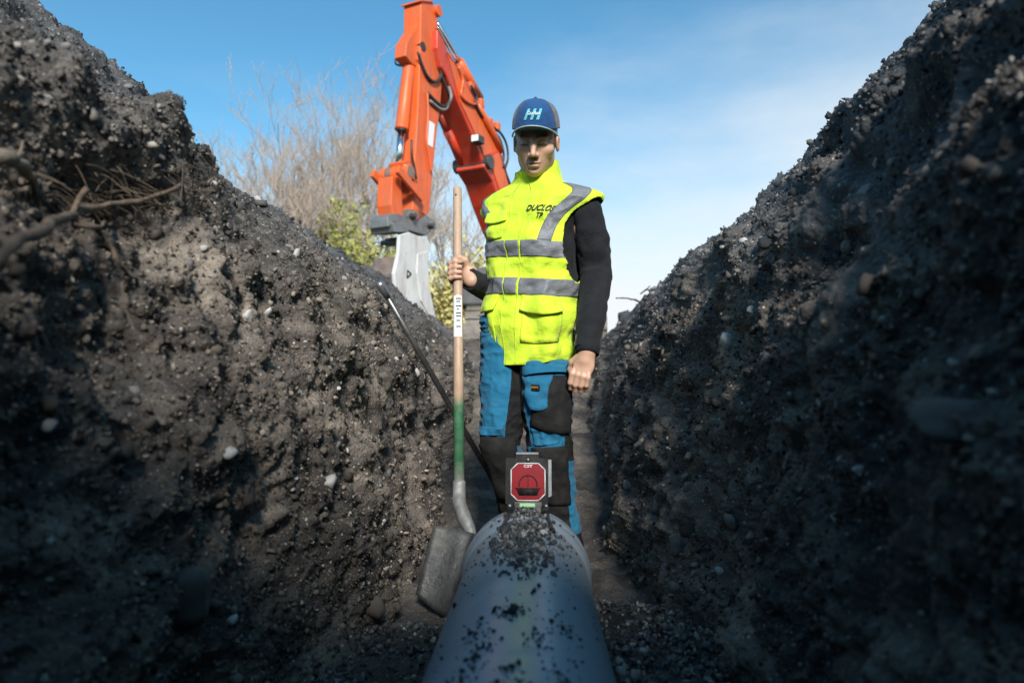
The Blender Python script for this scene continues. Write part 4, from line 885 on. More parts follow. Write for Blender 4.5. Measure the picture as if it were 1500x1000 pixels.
allV, allF, allM, base = [], [], [], 0
ph = np.linspace(-math.pi, math.pi, 121)[:-1]; ss = np.linspace(0, 1, 190); S_, PH = np.meshgrid(ss, ph, indexing='ij')
for side in 'LR':
    P = leg(side, PH, S_); F = gridfaces(len(ss), len(ph), True); fc = P.reshape(-1, 3)[F].mean(1); fx_, fy_ = pix(fc); d = np.degrees(PH.ravel()[F[:, 0]]); s_ = S_.ravel()[F[:, 0]]
    blue = np.zeros(len(F), bool)
    z_ = fc[:, 2]
    if side == 'L':
        blue |= (z_ > .555) & (d > -58); blue |= (z_ < .428) & (z_ > .16) & (d > 28) & (d < 120); blue |= (z_ > .47) & (z_ < .56) & (d > -52) & (d < 40); blue |= (z_ < .48) & (z_ > .40) & (d < -30) & (d > -120); blue |= (z_ > .79)
    else:
        blue |= (z_ > .515) & (d < 14) & (d > -150); blue |= (z_ > .42) & (z_ < .48) & (d > 20) & (d < 100)
    allV.append(P.reshape(-1, 3)); allF.append(F + base); allM.append(np.where(blue, 0, 1)); base += P.shape[0] * P.shape[1]
mi = np.concatenate(allM); tr = mesh('work_trousers', np.concatenate(allV), np.concatenate(allF), [BLUE, BLACKC], person, mi=mi)
def leg_s(side, z): C = LEGS[side][0]; return float(np.interp(-z, -C[:, 2], np.linspace(0, 1, 120)))
def leg_patch(name, side, corners, m, off, parent=tr, nu=16, nv=20, bow=0.0, thick=.003, sagb=0.0):
    (a0, z0), (a1, z1), (a2, z2), (a3, z3) = corners   # top left, top right, bottom right, bottom left
    u_, v_ = np.meshgrid(np.linspace(0, 1, nu), np.linspace(0, 1, nv), indexing='ij')
    A_ = (a0 * (1 - v_) + a1 * v_) * (1 - u_) + (a3 * (1 - v_) + a2 * v_) * u_; Z_ = (z0 * (1 - v_) + z1 * v_) * (1 - u_) + (z3 * (1 - v_) + z2 * v_) * u_ - sagb * u_ ** 3 * (1 - (2 * v_ - 1) ** 2)
    C = LEGS[side][0]; s_ = np.interp(-Z_, -C[:, 2], np.linspace(0, 1, 120)); edge = np.minimum(np.minimum(u_ * 6, 1), np.minimum(np.minimum(v_ * 6, (1 - v_) * 6), 1))
    wr = .0035 * vnoise(np.stack([A_ * .07, Z_ * 40, Z_ * 0], -1), 61)
    P = leg(side, np.radians(A_), s_, 0) + (np.stack([np.sin(np.radians(A_)), -np.cos(np.radians(A_)), 0 * A_], -1)) * ((off + bow * np.sin(np.pi * np.minimum(u_ * .9 + .1, 1)) + wr) * (.35 + .65 * edge))[..., None]
    return mesh(name, P.reshape(-1, 3), gridfaces(nu, nv), m, parent, solid=thick)
leg_patch('holster_pocket', 'L', [(-14, .735), (66, .735), (72, .535), (-44, .555)], BLACKC, .012, bow=.010, sagb=.012)
hp_ = leg_patch('holster_flap', 'L', [(-50, .795), (68, .790), (66, .742), (-50, .728)], BLUE, .022, thick=.004, sagb=-.012)
tp_ = leg_patch('tool_pocket', 'L', [(-50, .732), (14, .738), (6, .632), (-42, .636)], BLUE, .026, thick=.004, sagb=.022)
leg_patch('thigh_panel', 'L', [(-44, .555), (30, .55), (26, .500), (-42, .488)], BLUE, .006, sagb=.004)
leg_patch('knee_pad', 'L', [(-50, .478), (46, .488), (40, .27), (-48, .27)], BLACKC, .010, bow=.004)
leg_patch('knee_pad', 'R', [(-64, .520), (46, .512), (40, .27), (-60, .27)], BLACKC, .009, bow=.004)
leg_patch('knee_trim', 'R', [(-66, .552), (12, .552), (12, .522), (-64, .522)], BLUE, .008)
pt = leg_patch('brand_patch', 'L', [(-27, .706), (-8, .706), (-8, .682), (-27, .682)], BLACKC, .0335, tp_, 6, 8)
ORANGE = mat('orange_thread', (.75, .33, .03), (.65, .28, .02), 200, .7, .1)
V, F = text_mesh('Snickers', .0088, .2, .78)
A_ = -17.5 + np.degrees(V[:, 0] / .118); Z_ = .694 + V[:, 1]; s_ = np.interp(-Z_, -LEGS['L'][0][:, 2], np.linspace(0, 1, 120))
mesh('patch_lettering', leg('L', np.radians(A_), s_, .0405), F, ORANGE, tp_, False)
# belt line hidden by the vest; boots behind the pipe
BOOT = mat('muddy_leather', (.05, .035, .025), (.09, .07, .055), 30, .8, .5, .002, dirt=(.16, .13, .1), dscale=20, damt=.8)
for side, A_, yw in (('L', LA, .05), ('R', RA, -.35)):
    dv = np.array([math.sin(yw), -math.cos(yw), 0]); fbm_ = Field(A_ - [.2, .3, .13], A_ + [.2, .15, .12], .006)
    fbm_.chain([A_ + [0, .01, .08], A_ + [0, .015, -.03]], [.056, .054], .03); fbm_.chain([A_ - dv * .035 + [0, 0, -.055], A_ + dv * .10 + [0, 0, -.052], A_ + dv * .17 + [0, 0, -.058]], [.046, .048, .042], .03)
    sl, P = fbm_.sub(A_ - .3, A_ + .3); fbm_.F[sl] = np.maximum(fbm_.F[sl], -(P[..., 2] - .022)); fbm_.F[sl] = np.maximum(fbm_.F[sl], P[..., 2] - .17)
    V, F = fbm_.nets(); bo = mesh('boot', V, F, BOOT, person)
    so = MB(); out = [A_ + dv * (.075 + .135 * math.cos(t_)) + np.cross(dv, [0, 0, 1]) * .052 * math.sin(t_) for t_ in np.linspace(0, 2 * math.pi, 28, endpoint=False)]
    so.prism([(p[0], p[1], -.002) for p in out], [(p[0], p[1], .026) for p in out]); so.build('sole', BLACKP, bo, bevel=.004)

# cap
CAPB = fabric('blue_cap', (.010, .052, .15), (.014, .068, .19), 900, .85, None, 0, .15); CAPG = fabric('grey_cap_mesh', (.16, .155, .16), (.11, .105, .11), 420, .9, None, 0, .1, .9)
PIPING = fabric('pale_piping', (.32, .38, .40), (.28, .34, .36), 900, .8)
def capp(az, el, off=0.0):
    """az from the front, el 0 rim .. 1 crown"""
    az, el = np.broadcast_arrays(np.asarray(az, float), np.asarray(el, float)); fr_ = np.clip(np.cos(az), 0, 1) ** 1.5; rr = np.cos(el * math.pi / 2) ** (.62 - .22 * fr_); zz = np.sin(el * math.pi / 2) ** (.95)
    x = (.0855 + off) * rr * np.sin(az); y = (np.where(np.cos(az) > 0, .100, .104) + off) * rr * np.cos(az) - .012; z = .044 + (.096 + .008 * fr_ + off) * zz
    pn = .0012 * vnoise(np.stack([np.sin(az) * 5, np.cos(az) * 5, el * 5], -1), 71)
    return hl(0, 0, 0) + x[..., None] * ex + (y + pn)[..., None] * ef + z[..., None] * eu
az = np.linspace(-math.pi, math.pi, 121)[:-1]; el = np.linspace(0, .995, 40); E_, A_ = np.meshgrid(el, az, indexing='ij'); P = capp(A_, E_); F = gridfaces(40, 120, True); am = A_.ravel()[F].copy(); fa = np.abs(A_.ravel()[F[:, 0]])
lim = D(62) * (1 - .25 * E_.ravel()[F[:, 0]]); m_ = np.where(fa < lim, 0, 1); top = len(P.reshape(-1, 3))
Fl = [tuple(x) for x in F] + [tuple(range(39 * 120, 40 * 120))]
cap = mesh('cap', P.reshape(-1, 3), Fl, [CAPB, CAPG], person, mi=np.r_[m_, 0], solid=.0025)
b = MB(); b.tube([capp(s_, .999, 0) for s_ in (0,)] + [capp(0, .999, .006)], [.006, .004], 12); b.build('cap_button', CAPB, cap, True)
for s_ in (-1, 1):
    b = MB(); b.tube([capp(s_ * D(62) * (1 - .25 * e__), e__, .003) for e__ in np.linspace(0, .98, 30)], .0011, 6); b.build('panel_seam', CAPG, cap, True)
bu, bv = np.meshgrid(np.linspace(0, 1, 16), np.linspace(-1, 1, 50), indexing='ij'); aa = bv * D(74)
def brim(bu, bv):
    aa = bv * D(74); ln = .068 * np.cos(bv * math.pi / 2 * .96) ** .55; x = (.084) * np.sin(aa) * (1 + .03 * bu); y = .096 * np.cos(aa) - .010 + ln * bu; z = .046 + .017 * bu * np.cos(aa) - .026 * (bv ** 2) * (.35 + .85 * bu)
    return HEADC + x[..., None] * ex + y[..., None] * ef + z[..., None] * eu
br_ = mesh('brim', brim(bu, bv).reshape(-1, 3), gridfaces(16, 50), CAPB, cap, solid=.0032)
b = MB(); b.tube(brim(np.ones(60), np.linspace(-1, 1, 60)), .0026, 8); b.build('brim_piping', PIPING, br_, True)
TEAL = fabric('teal_thread', (.10, .42, .48), (.14, .5, .55), 1200, .8)
def capmap(x, z, off): return capp(x / .095, np.clip((z - .002) / .098 * .62, 0, 1), off)
b = MB()
for quad in (((-.037, .022), (-.026, .022), (-.010, .062), (-.021, .062)), ((-.011, .022), (.000, .022), (.016, .062), (.005, .062)), ((.013, .022), (.024, .022), (.040, .062), (.029, .062)), ((-.022, .037), (.002, .037), (.005, .045), (-.019, .045)), ((.010, .037), (.024, .037), (.027, .045), (.013, .045))):
    q4 = np.array(quad); g_ = []
    for i in range(7):
        for j in range(4):
            t_, w_ = i / 6, j / 3; p_ = (q4[0] * (1 - w_) + q4[1] * w_) * (1 - t_) + (q4[3] * (1 - w_) + q4[2] * w_) * t_; g_.append(capmap(p_[0] - .002, p_[1] + .012, .0042))
    b.add(g_, [tuple(x) for x in gridfaces(7, 4)])
b.build('cap_emblem', TEAL, cap, True)
V, F = text_mesh('Duclos', .017, .15, 1.05); mesh('cap_lettering', capmap(V[:, 0] + .001, V[:, 1] + .056, .0062), F, WHITE, cap, False)
# ------------------------------------------------------------------ excavator beyond the trench end
def paint_mat(name, c1, c2, rough=.38):
    g = N(name); c = g.ramp(g.noise(3, 6), [(.3, c1), (.7, c2)])
    st = g.n('ShaderNodeVectorMath', {0: g.co, 1: (9.0, 9.0, 1.6)}, operation='MULTIPLY').outputs[0]
    d = g.ramp(g.noise(1.0, 8, .68, st), [(.47, (0, 0, 0)), (.72, (1, 1, 1))]); c = g.mix(g.math('MULTIPLY', d, .55), c, (.22, .12, .08))
    chip = g.ramp(g.noise(26, 6, .7), [(.63, (0, 0, 0)), (.68, (1, 1, 1))]); c = g.mix(g.math('MULTIPLY', chip, .8), c, (.05, .035, .03))
    g.set('Base Color', c); g.set('Roughness', g.mix(d, (rough,) * 3, (.7,) * 3)); g.set('Normal', g.bump(g.noise(40, 5), .08, .004)); return g.m
ORG = paint_mat('orange_paint', (.70, .115, .020), (.60, .09, .015)); ORG_SHADE = paint_mat('shaded_orange_paint', (.56, .042, .014), (.48, .034, .012))  # second tone is the same orange with the boom's shade painted in
BWHITE = paint_mat('bucket_grey_white', (.58, .58, .57), (.46, .46, .45), .5); CSTEEL = mat('coupler_steel', (.24, .25, .26), (.17, .175, .18), 12, .5, .2, .003, .5, dirt=(.2, .14, .1), dscale=5, damt=.5)
RUSTY = mat('worn_shell', (.24, .17, .14), (.15, .11, .095), 9, .65, .3, .004, .3, dirt=(.3, .27, .25), dscale=6, damt=.5)
CHROME = mat('chrome_rod', (.7, .71, .72), (.6, .61, .62), 10, .16, 0, .001, 1.0, .05); RUB = mat('hose_rubber', (.018, .018, .02), (.03, .03, .032), 20, .5, .1)
HOSEG = mat('grey_hose', (.22, .21, .21), (.14, .14, .14), 20, .5, .1); TRK = mat('track_steel', (.12, .105, .09), (.2, .18, .155), 10, .7, .4, .006, .3, dirt=(.24, .2, .16), dscale=5, damt=.7)
CABG = mat('dark_grey_body', (.035, .037, .04), (.05, .052, .055), 8, .45, .1, .002, dirt=(.14, .13, .12), dscale=4, damt=.4)
g = N('cab_glass'); g.set('Base Color', (.02, .025, .03)); g.set('Roughness', .05); g.set('Metallic', 0.0); CABGL = g.m
EB = np.array([.12, 11.4, 1.19]); tip = at(612, 150, 8.0); EH = unit(np.array([tip[0] - EB[0], tip[1] - EB[1], 0])); EN = np.array([-EH[1], EH[0], 0]); EN = EN if EN[0] > 0 else -EN; EZ = np.array([0, 0, 1.0])
ex_ = empty('excavator', tuple(EB)); tag(ex_, 'orange excavator with raised jointed boom and white bucket behind the worker', 'excavator')
def bp(px, py, n=0.0):
    """point of the boom plane (shifted sideways by n) seen at that place"""
    d = _R @ np.array([(px - 750) / FPX, -(py - 500) / FPX, -1.0]); t = ((EB + EN * n - CAM) @ EN) / (d @ EN); return CAM + d * t
def slab(name, pts, w, m, parent=ex_, bevel=.012, n0=None):
    """outline given on the side that faces the viewer's right, extruded across the machine"""
    n1 = w / 2 if n0 is None else n0 + w; A = [bp(x, y, n1) for x, y in pts]; b = MB(); b.prism(A, [a - EN * w for a in A]); return b.build(name, m, parent, bevel=bevel)
def pin(name, p, r, w, m, parent, nc=0.0):
    b = MB(); c = np.asarray(p); c = c - EN * ((c - EB) @ EN) + EN * nc; b.tube([c - EN * w / 2, c + EN * w / 2], r, 18); return b.build(name, m, parent, bevel=.006)
stick = slab('stick', [(617, 1), (634, 3), (640, 22), (645, 72), (648, 117), (645, 161), (640, 195), (634, 252), (629, 312), (612, 326), (604, 318), (606, 262), (611, 190), (614, 120), (616, 60)], .25, ORG)
slab('stick_top_plate', [(616.5, -1), (635, 1.5), (635, 4), (616.5, 2)], .29, ORG, stick)
slab('cylinder_bracket', [(596, 62), (612, 36), (617, 36), (617, 100), (605, 95), (594, 82)], .16, ORG, stick)
slab('link_bracket', [(590, 236), (606, 232), (608, 262), (598, 268)], .20, ORG, stick)
pin('pin', bp(640, 17, .13), .07, .34, ORG, stick); pin('pin', bp(651, 90, .13), .10, .40, ORG, stick); pin('pin', bp(607, 72, 0), .06, .26, RUB, stick)
slab('white_sticker', [(628, 176), (637, 182), (634, 216), (627, 212)], .004, WHITE, stick, 0, .126)
p0, p1, p2, p3 = bp(601, 80), bp(593, 150), bp(588.5, 190), bp(583.5, 246)
b = MB(); b.tube([p0, p0 * .9 + p1 * .1, p1, p2 * .96 + p1 * .04, p2], [.05, .072, .074, .078, .086], 20); cyl = b.build('bucket_cylinder', ORG, ex_, True)
b = MB(); b.tube([p2, p3], .042, 16); b.build('rod', CHROME, cyl, True)
b = MB(); b.tube([p2 * 1.0 + (p2 - p1) * .005, p2 + (p3 - p2) * .06], [.06, .055], 18); b.build('gland', RUB, cyl, True)
b = MB(); b.tube(crv([p0 - EN * .10 + EH * .02, p0 - EN * .16 + EH * .04, p0 - EN * .17 + EH * .06 - EZ * .1, p0 - EN * .1 + EH * .05 - EZ * .14], 12), .012, 6); b.build('cylinder_pipe', RUB, cyl, True)
pin('link_pin', bp(581, 255), .070, .40, RUSTY, ex_, 0)
for nn in (-.16, 0, .16): pin('link_collar', bp(581, 255), .085, .07, ORG, ex_, nn)
for s_ in (-1, 1):
    b = MB(); A = bp(583, 252, .17); B_ = bp(613, 288, .17); dv = unit(B_ - A); up = np.cross(dv, EN); sh_ = EN * (-.34 if s_ < 0 else 0)
    b.prism([A + up * .05 - dv * .05 + sh_, B_ + up * .045 + dv * .05 + sh_, B_ - up * .045 + dv * .05 + sh_, A - up * .05 - dv * .05 + sh_], [x + EN * .045 + sh_ for x in (A + up * .05 - dv * .05, B_ + up * .045 + dv * .05, B_ - up * .045 + dv * .05, A - up * .05 - dv * .05)]); b.build('side_link', ORG, ex_, bevel=.012)
slab('bucket_link', [(575, 258), (588, 258), (590, 300), (592, 326), (578, 326), (573, 300)], .20, ORG)
# quick coupler with its pins
cp = slab('quick_coupler', [(568, 318), (578, 312), (596, 316), (602, 306), (613, 304), (634, 322), (632, 340), (624, 345), (596, 337), (585, 333), (569, 332)], .25, CSTEEL)
slab('coupler_plate', [(575, 326), (598, 327), (602, 334), (598, 341), (578, 340)], .32, CSTEEL, cp)
for x, y in ((605, 316), (631, 330), (597, 352), (622, 355)):
    pin('coupler_pin', bp(x, y, .125), .050, .34, CSTEEL, cp); pin('pin_cap', bp(x, y, .16), .028, .40, DARKM, cp)
for x in (-.12, 0, .12): 
    b = MB(); c = bp(580, 334) ; c = c + EN * x + EH * .20; b.tube([c, c + EH * .02], .022, 12); b.build('bolt_hole', RUB, cp, True)
# trenching bucket: two cheek plates, curved shell, cutting lip with teeth
CH = [(586, 344), (600, 340), (612, 345), (626, 348), (632, 360), (628, 372), (627, 392), (631, 430), (640, 470), (652, 508), (628, 486), (606, 468), (590, 448), (580, 424), (578, 400), (584, 372)]
ck = slab('bucket_cheek', CH, .045, BWHITE, ex_, .010, .17); slab('bucket_cheek', CH, .045, BWHITE, ex_, .010, -.215)
slab('wear_strip', [(612, 372), (627, 368), (627, 392), (631, 430), (640, 470), (634, 470), (617, 440), (611, 400)], .020, BWHITE, ck, .006, .216)
tri = [(597, 396), (602, 401), (596, 407)]
b = MB(); T3 = [bp(x, y, .2165) for x, y in tri]; [b.tube([T3[i], T3[(i + 1) % 3]], .009, 5) for i in range(3)]; b.build('warning_triangle', RUB, ck, True)
shell = []; prof = [(590, 378), (583, 380), (579.5, 400), (581, 424), (590, 446), (606, 466), (628, 485)]
for x, y in prof:
    c = bp(x, y, 0); shell.append([c - EN * .172, c - EN * .08, c + EN * .08, c + EN * .172])
mesh('bucket_shell', np.array(shell).reshape(-1, 3), gridfaces(len(prof), 4), RUSTY, ex_, True, solid=.03)
slab('shell_box', [(584, 375), (598, 375), (600, 425), (587, 427), (582, 400)], .335, RUSTY, ex_)
slab('bucket_back', [(612, 352), (618, 352), (622, 400), (626, 440), (640, 480), (634, 482), (620, 445), (616, 400)], .33, RUB, ex_, .004)
for k in (-.13, 0, .13): slab('tooth', [(634, 484), (646, 486), (655, 512)], .06, CSTEEL, ex_, .004, k - .03)
# boom: two jointed sections in the shaded tone, thin plates give the lit side
W = .40
up_ = slab('upper_boom', [(641, 42), (650, 58), (657, 76), (674, 100), (690, 130), (703, 157), (722, 180), (733, 205), (736, 226), (724, 246), (708, 240), (698, 214), (689, 192), (671, 150), (655, 112), (647, 98), (641, 70)], W, ORG_SHADE, ex_, .02)
lo_ = slab('lower_boom', [(712, 226), (733, 218), (742, 246), (750, 283), (776, 332), (806, 392), (800, 425), (776, 400), (746, 336), (732, 298), (722, 266), (709, 244)], W + .05, ORG_SHADE, ex_, .02)
slab('lit_side_plate', [(657, 82), (673, 104), (702, 160), (721, 184), (731, 206), (733, 222), (722, 238), (712, 234), (692, 186), (675, 150)], .012, ORG, up_, .004, W / 2)
slab('lit_side_plate', [(716, 232), (731, 224), (740, 250), (748, 286), (770, 330), (762, 338), (738, 296), (727, 262)], .012, ORG, lo_, .004, (W + .05) / 2)
pin('boom_joint_pin', bp(712, 238, .2), .10, .56, DARKM, lo_)
# adjusting cylinder beneath the boom
q0, q1, q2 = bp(646, 168, -.12), bp(655, 192, -.12), bp(682, 244, -.12)
b = MB(); b.tube([q0, q1], .035, 12); b.tube([q1, q2], .065, 14); b.build('adjusting_cylinder', ORG_SHADE, ex_, True); pin('cylinder_lug', bp(684, 247, -.1), .09, .34, RUB, ex_)
b = MB(); b.box(bp(700, 205, .24) - EZ * .0, (.16, .12, .10), [EH, EN, EZ]); b.build('work_lamp', CABG, up_, bevel=.01)
b = MB(); b.box(bp(700, 205, .24) + EH * .083, (.006, .10, .08), [EH, EN, EZ]); b.build('lamp_lens', WHITE, up_)
# stick cylinder on top of the boom with its brackets, and hydraulic lines
s0, s1, s2 = bp(640, 42, .0), bp(672, 98, .0), bp(702, 152, .0)
off_ = np.array([0, 0, .07])
b = MB(); b.tube([s0 + off_, s1 + off_], .035, 12, 1); b.tube([s1 + off_, s2 + off_], .07, 14, 0); b.build('stick_cylinder', [ORG, CHROME], ex_, True)
for x, y in ((673, 104), (688, 128), (703, 152), (716, 180), (727, 186)):
    b = MB(); b.box(bp(x, y, .15), (.10, .10, .12), [EH, EN, EZ]); b.build('line_clamp', ORG, up_, bevel=.015)
b = MB(); b.tube([bp(700, 152, .23), bp(712, 178, .235), bp(722, 196, .235), bp(735, 222, .24)], [.035, .05, .05, .045], 12); b.build('boom_cylinder', ORG, up_, True)
for pts, r, m in (([(612, 76), (618, 95), (626, 112), (636, 120), (645, 114), (649, 92), (650, 78)], .016, RUB), ([(652, 74), (646, 84), (646, 108), (654, 130), (659, 146), (652, 156), (642, 152), (626, 136)], .017, RUB), ([(655, 78), (652, 100), (657, 125), (661, 142), (655, 158), (645, 160), (630, 148)], .017, HOSEG),
                  ([(626, 136), (627, 170), (625, 205), (629, 232), (632, 252)], .012, ORG), ([(603, 205), (603, 225), (606, 240), (610, 262)], .012, RUB), ([(690, 126), (698, 142), (697, 152), (706, 170), (719, 182)], .018, RUB), ([(672, 98), (678, 118), (676, 140), (690, 152), (703, 152)], .016, ORG),
                  ([(722, 186), (734, 196), (742, 212), (744, 232), (740, 246)], .015, RUB), ([(719, 188), (732, 204), (738, 226), (736, 246)], .015, RUB), ([(736, 240), (742, 256), (748, 272), (752, 284)], .015, RUB), ([(640, 40), (652, 62), (668, 88)], .016, CHROME)):
    b = MB(); b.tube(crv([bp(x, y, .235 if x > 660 else .15) for x, y in pts], 26), r * 1.15, 8); b.build('hydraulic_hose', m, ex_, True)
# house, cab and tracks
def hb(a, n, z): return EB + EH * a + EN * n + EZ * z
b = MB(); b.box(hb(-.35, -.03, 1.15), (1.9, 1.30, .62), [EH, EN, EZ]); hs = b.build('engine_house', ORG, ex_, bevel=.08)
b = MB(); b.box(hb(-.1, 0, .74), (2.0, 1.5, .20), [EH, EN, EZ]); b.build('deck', CABG, ex_, bevel=.03)
b = MB(); P0 = [(-.45, .85), (.75, .85), (.80, 1.35), (.55, 2.15), (-.45, 2.2)]; b.prism([hb(a_, .18, z_) for a_, z_ in P0], [hb(a_, .80, z_) for a_, z_ in P0]); cb = b.build('cab', CABG, ex_, bevel=.05)
for pts in ([(-.35, 1.35), (.70, 1.38), (.50, 2.05), (-.35, 2.08)],):
    b = MB(); b.prism([hb(a_, .803, z_) for a_, z_ in pts], [hb(a_, .81, z_) for a_, z_ in pts]); b.build('window', CABGL, cb)
b = MB(); pts = [(.815, 1.38), (.575, 2.08)]; b.add([hb(pts[0][0] + .01, .25, pts[0][1]), hb(pts[0][0] + .01, .73, pts[0][1]), hb(pts[1][0] + .01, .73, pts[1][1]), hb(pts[1][0] + .01, .25, pts[1][1])], [(0, 1, 2, 3)]); b.build('windscreen', CABGL, cb)
b = MB(); c = hb(.55, -.62, 1.46); b.tube(crv([c, c + EZ * .35 + EH * .1, c + EZ * .5 + EH * .3], 10), .012, 6); b.build('hand_rail', CABG, ex_, True)
for s_ in (-1, 1):
    cx_ = EB[0] + s_ * .82 - .12; tr_o = MB(); L_, r_ = 1.15, .29
    path = [(a_, .33 + r_) for a_ in np.linspace(-L_, L_, 14)] + [(L_ + r_ * math.sin(t_), .33 + r_ * math.cos(t_)) for t_ in np.linspace(.3, math.pi - .3, 6)] + [(a_, .33 - r_) for a_ in np.linspace(L_, -L_, 14)] + [(-L_ - r_ * math.sin(t_), .33 - r_ * math.cos(t_)) for t_ in np.linspace(.3, math.pi - .3, 6)]
    fr_ = MB(); fr_.box((cx_, EB[1], EB[2] + .33), (.26, 2.2, .34)); tf = fr_.build('track_frame', CABG, ex_, bevel=.05)
    me_ = None
    for i, (a_, z_) in enumerate(path):
        a2, z2 = path[(i + 1) % len(path)]; ap, zp = path[i - 1]; t_ = unit(np.array([0, -(a2 - ap), z2 - zp])); nn = np.cross([1.0, 0, 0], t_)
        b = MB(); b.box((0, 0, 0), (.44, .165, .035), np.stack([[1.0, 0, 0], [0, 1.0, 0], [0, 0, 1.0]])); b.box((0, -.05, -.03), (.44, .02, .035), None)
        if me_ is None: sp = b.build('track_shoe', TRK, None, bevel=.006); me_ = sp.data; 
        else: sp = bpy.data.objects.new('track_shoe', me_); COL.objects.link(sp)
        nz_ = nn if (nn @ np.array([0, 0, 1.0])) * (z_ - .33) <= 0 else -nn
        M = Matrix(((1, t_[0], nz_[0]), (0, t_[1], nz_[1]), (0, t_[2], nz_[2]))); sp.parent = ex_; sp.matrix_parent_inverse = Matrix.Translation(-Vector(EB)); sp.location = (cx_, EB[1] - a_, EB[2] + z_ + .0); sp.rotation_euler = M.to_euler()
    for a_ in (-1.12, -.5, 0, .5, 1.12):
        b = MB(); rr = .25 if abs(a_) > 1 else .12; b.tube([(cx_ - .1, EB[1] - a_, EB[2] + (.33 if abs(a_) > 1 else .18)), (cx_ + .1, EB[1] - a_, EB[2] + (.33 if abs(a_) > 1 else .18))], rr, 20); b.build('track_wheel', CABG, tf, True)
b = MB(); b.box((EB[0] - .12, EB[1], EB[2] + .55), (1.3, 1.1, .28)); b.build('undercarriage', CABG, ex_, bevel=.05)
# dozer blade in front, with a dark step box and sticker above it
dz = MB(); prof = [(-1.62, .06), (-1.70, .02), (-1.76, .14), (-1.76, .26), (-1.70, .36), (-1.62, .34), (-1.66, .20)]
dz.prism([(EB[0] - 1.26, EB[1] + a_, EB[2] + z_) for a_, z_ in prof], [(EB[0] + .75, EB[1] + a_, EB[2] + z_) for a_, z_ in prof]); dz.build('dozer_blade', TRK, ex_, bevel=.015)
sb = MB(); sb.box((EB[0] - 1.02, EB[1] - .9, EB[2] + .84), (.52, .7, .34)); sb.box((EB[0] - .92, EB[1] - .8, EB[2] + 1.14), (.28, .45, .28)); so = sb.build('tool_box', CABG, ex_, bevel=.04)
b = MB(); b.box((EB[0] - .92, EB[1] - 1.253, EB[2] + .84), (.14, .006, .09)); b.build('white_sticker', WHITE, so)

# ------------------------------------------------------------------ bare trees and bushes behind
def bark(name, c1, c2): return mat(name, c1, c2, 12, .85, .6, .01)
BARKS = [bark('pale_bark', (.42, .34, .27), (.26, .2, .16)), bark('brown_bark', (.38, .28, .2), (.2, .15, .12))]
TWIG = bark('twig_bark', (.55, .45, .37), (.42, .33, .27))
def leaf_mat(name, c1, c2):
    g = N(name); r = g.n('ShaderNodeObjectInfo').outputs['Random']; n = g.noise(3.5, 4); g.set('Base Color', g.ramp(n, [(.3, c1), (.7, c2)])); g.set('Roughness', .6); g.set('Transmission Weight', 0.0); return g.m
IVY = leaf_mat('ivy_leaf', (.20, .22, .045), (.30, .30, .07)); YEL = leaf_mat('yellow_leaf', (.38, .34, .11), (.48, .40, .16)); OLIVE = leaf_mat('olive_leaf', (.24, .25, .06), (.35, .32, .1))
class Tree:
    def __init__(s, seed): s.r = random.Random(seed); s.trunk = MB(); s.tw = []; s.ends = []
    def grow(s, p, d, L, r, lev, up):
        n = 5 if lev < 2 else 4; P = [p]; R = [r]; d = np.array(d)
        for i in range(n):
            d = unit(d + np.array([s.r.gauss(0, .13), s.r.gauss(0, .13), s.r.gauss(0, .08) + up])); P.append(P[-1] + d * L / n); R.append(r * (1 - .62 * (i + 1) / n))
        if lev < 2: s.trunk.tube(P, R, 7 if lev == 0 else 5, cap=False)
        else: s.tw.append((np.array(P), R))
        if lev >= 4: return
        k = {0: 8, 1: 6, 2: 5, 3: 4}[lev]
        for j in range(k):
            t = s.r.uniform(.28 if lev == 0 else .2, 1.0) if j < k - 1 else 1.0; i = min(int(t * n), n - 1); q = P[i] + (P[i + 1] - P[i]) * (t * n - i) if t < 1 else P[-1]
            az = s.r.uniform(0, 2 * math.pi); side = unit(np.array([math.cos(az), math.sin(az), .12])); sp = s.r.uniform(.45, .95) if lev else s.r.uniform(.35, .75)
            dd = unit(d * (1 - sp * .45) + side * sp + [0, 0, .22]); s.grow(q, dd, L * s.r.uniform(.42, .66), max(r * (1 - .5 * t) * .62, .0085), lev + 1, up + .01)
def twig_mesh(name, tw, m, parent):
    V, F = [], []
    for P, R in tw:
        T = np.gradient(P, axis=0); T /= np.linalg.norm(T, axis=1)[:, None] + 1e-9; u_ = np.cross(T, [.3, .9, .2]); u_ /= np.linalg.norm(u_, axis=1)[:, None] + 1e-9; w = np.cross(T, u_); b0_ = len(V); n = len(P)
        for i in range(n):
            for k in range(3):
                a = k * 2.0944; V.append(P[i] + max(R[i], .006) * (u_[i] * math.cos(a) + w[i] * math.sin(a)))
        for i in range(n - 1):
            for k in range(3): F.append((b0_ + i * 3 + k, b0_ + i * 3 + (k + 1) % 3, b0_ + (i + 1) * 3 + (k + 1) % 3, b0_ + (i + 1) * 3 + k))
    return mesh(name, np.array(V), np.array(F), m, parent)
def leaves(name, C, m, parent, size, seed):
    r = np.random.default_rng(seed); n = len(C); a = r.normal(size=(n, 3)); a /= np.linalg.norm(a, axis=1)[:, None]; b_ = np.cross(a, r.normal(size=(n, 3))); b_ /= np.linalg.norm(b_, axis=1)[:, None]; s_ = size * r.uniform(.55, 1.3, n)[:, None]
    V = np.stack([C - a * s_, C + b_ * s_ * .55, C + a * s_, C - b_ * s_ * .55], 1).reshape(-1, 3); return mesh(name, V, np.arange(n * 4).reshape(-1, 4), m, parent)
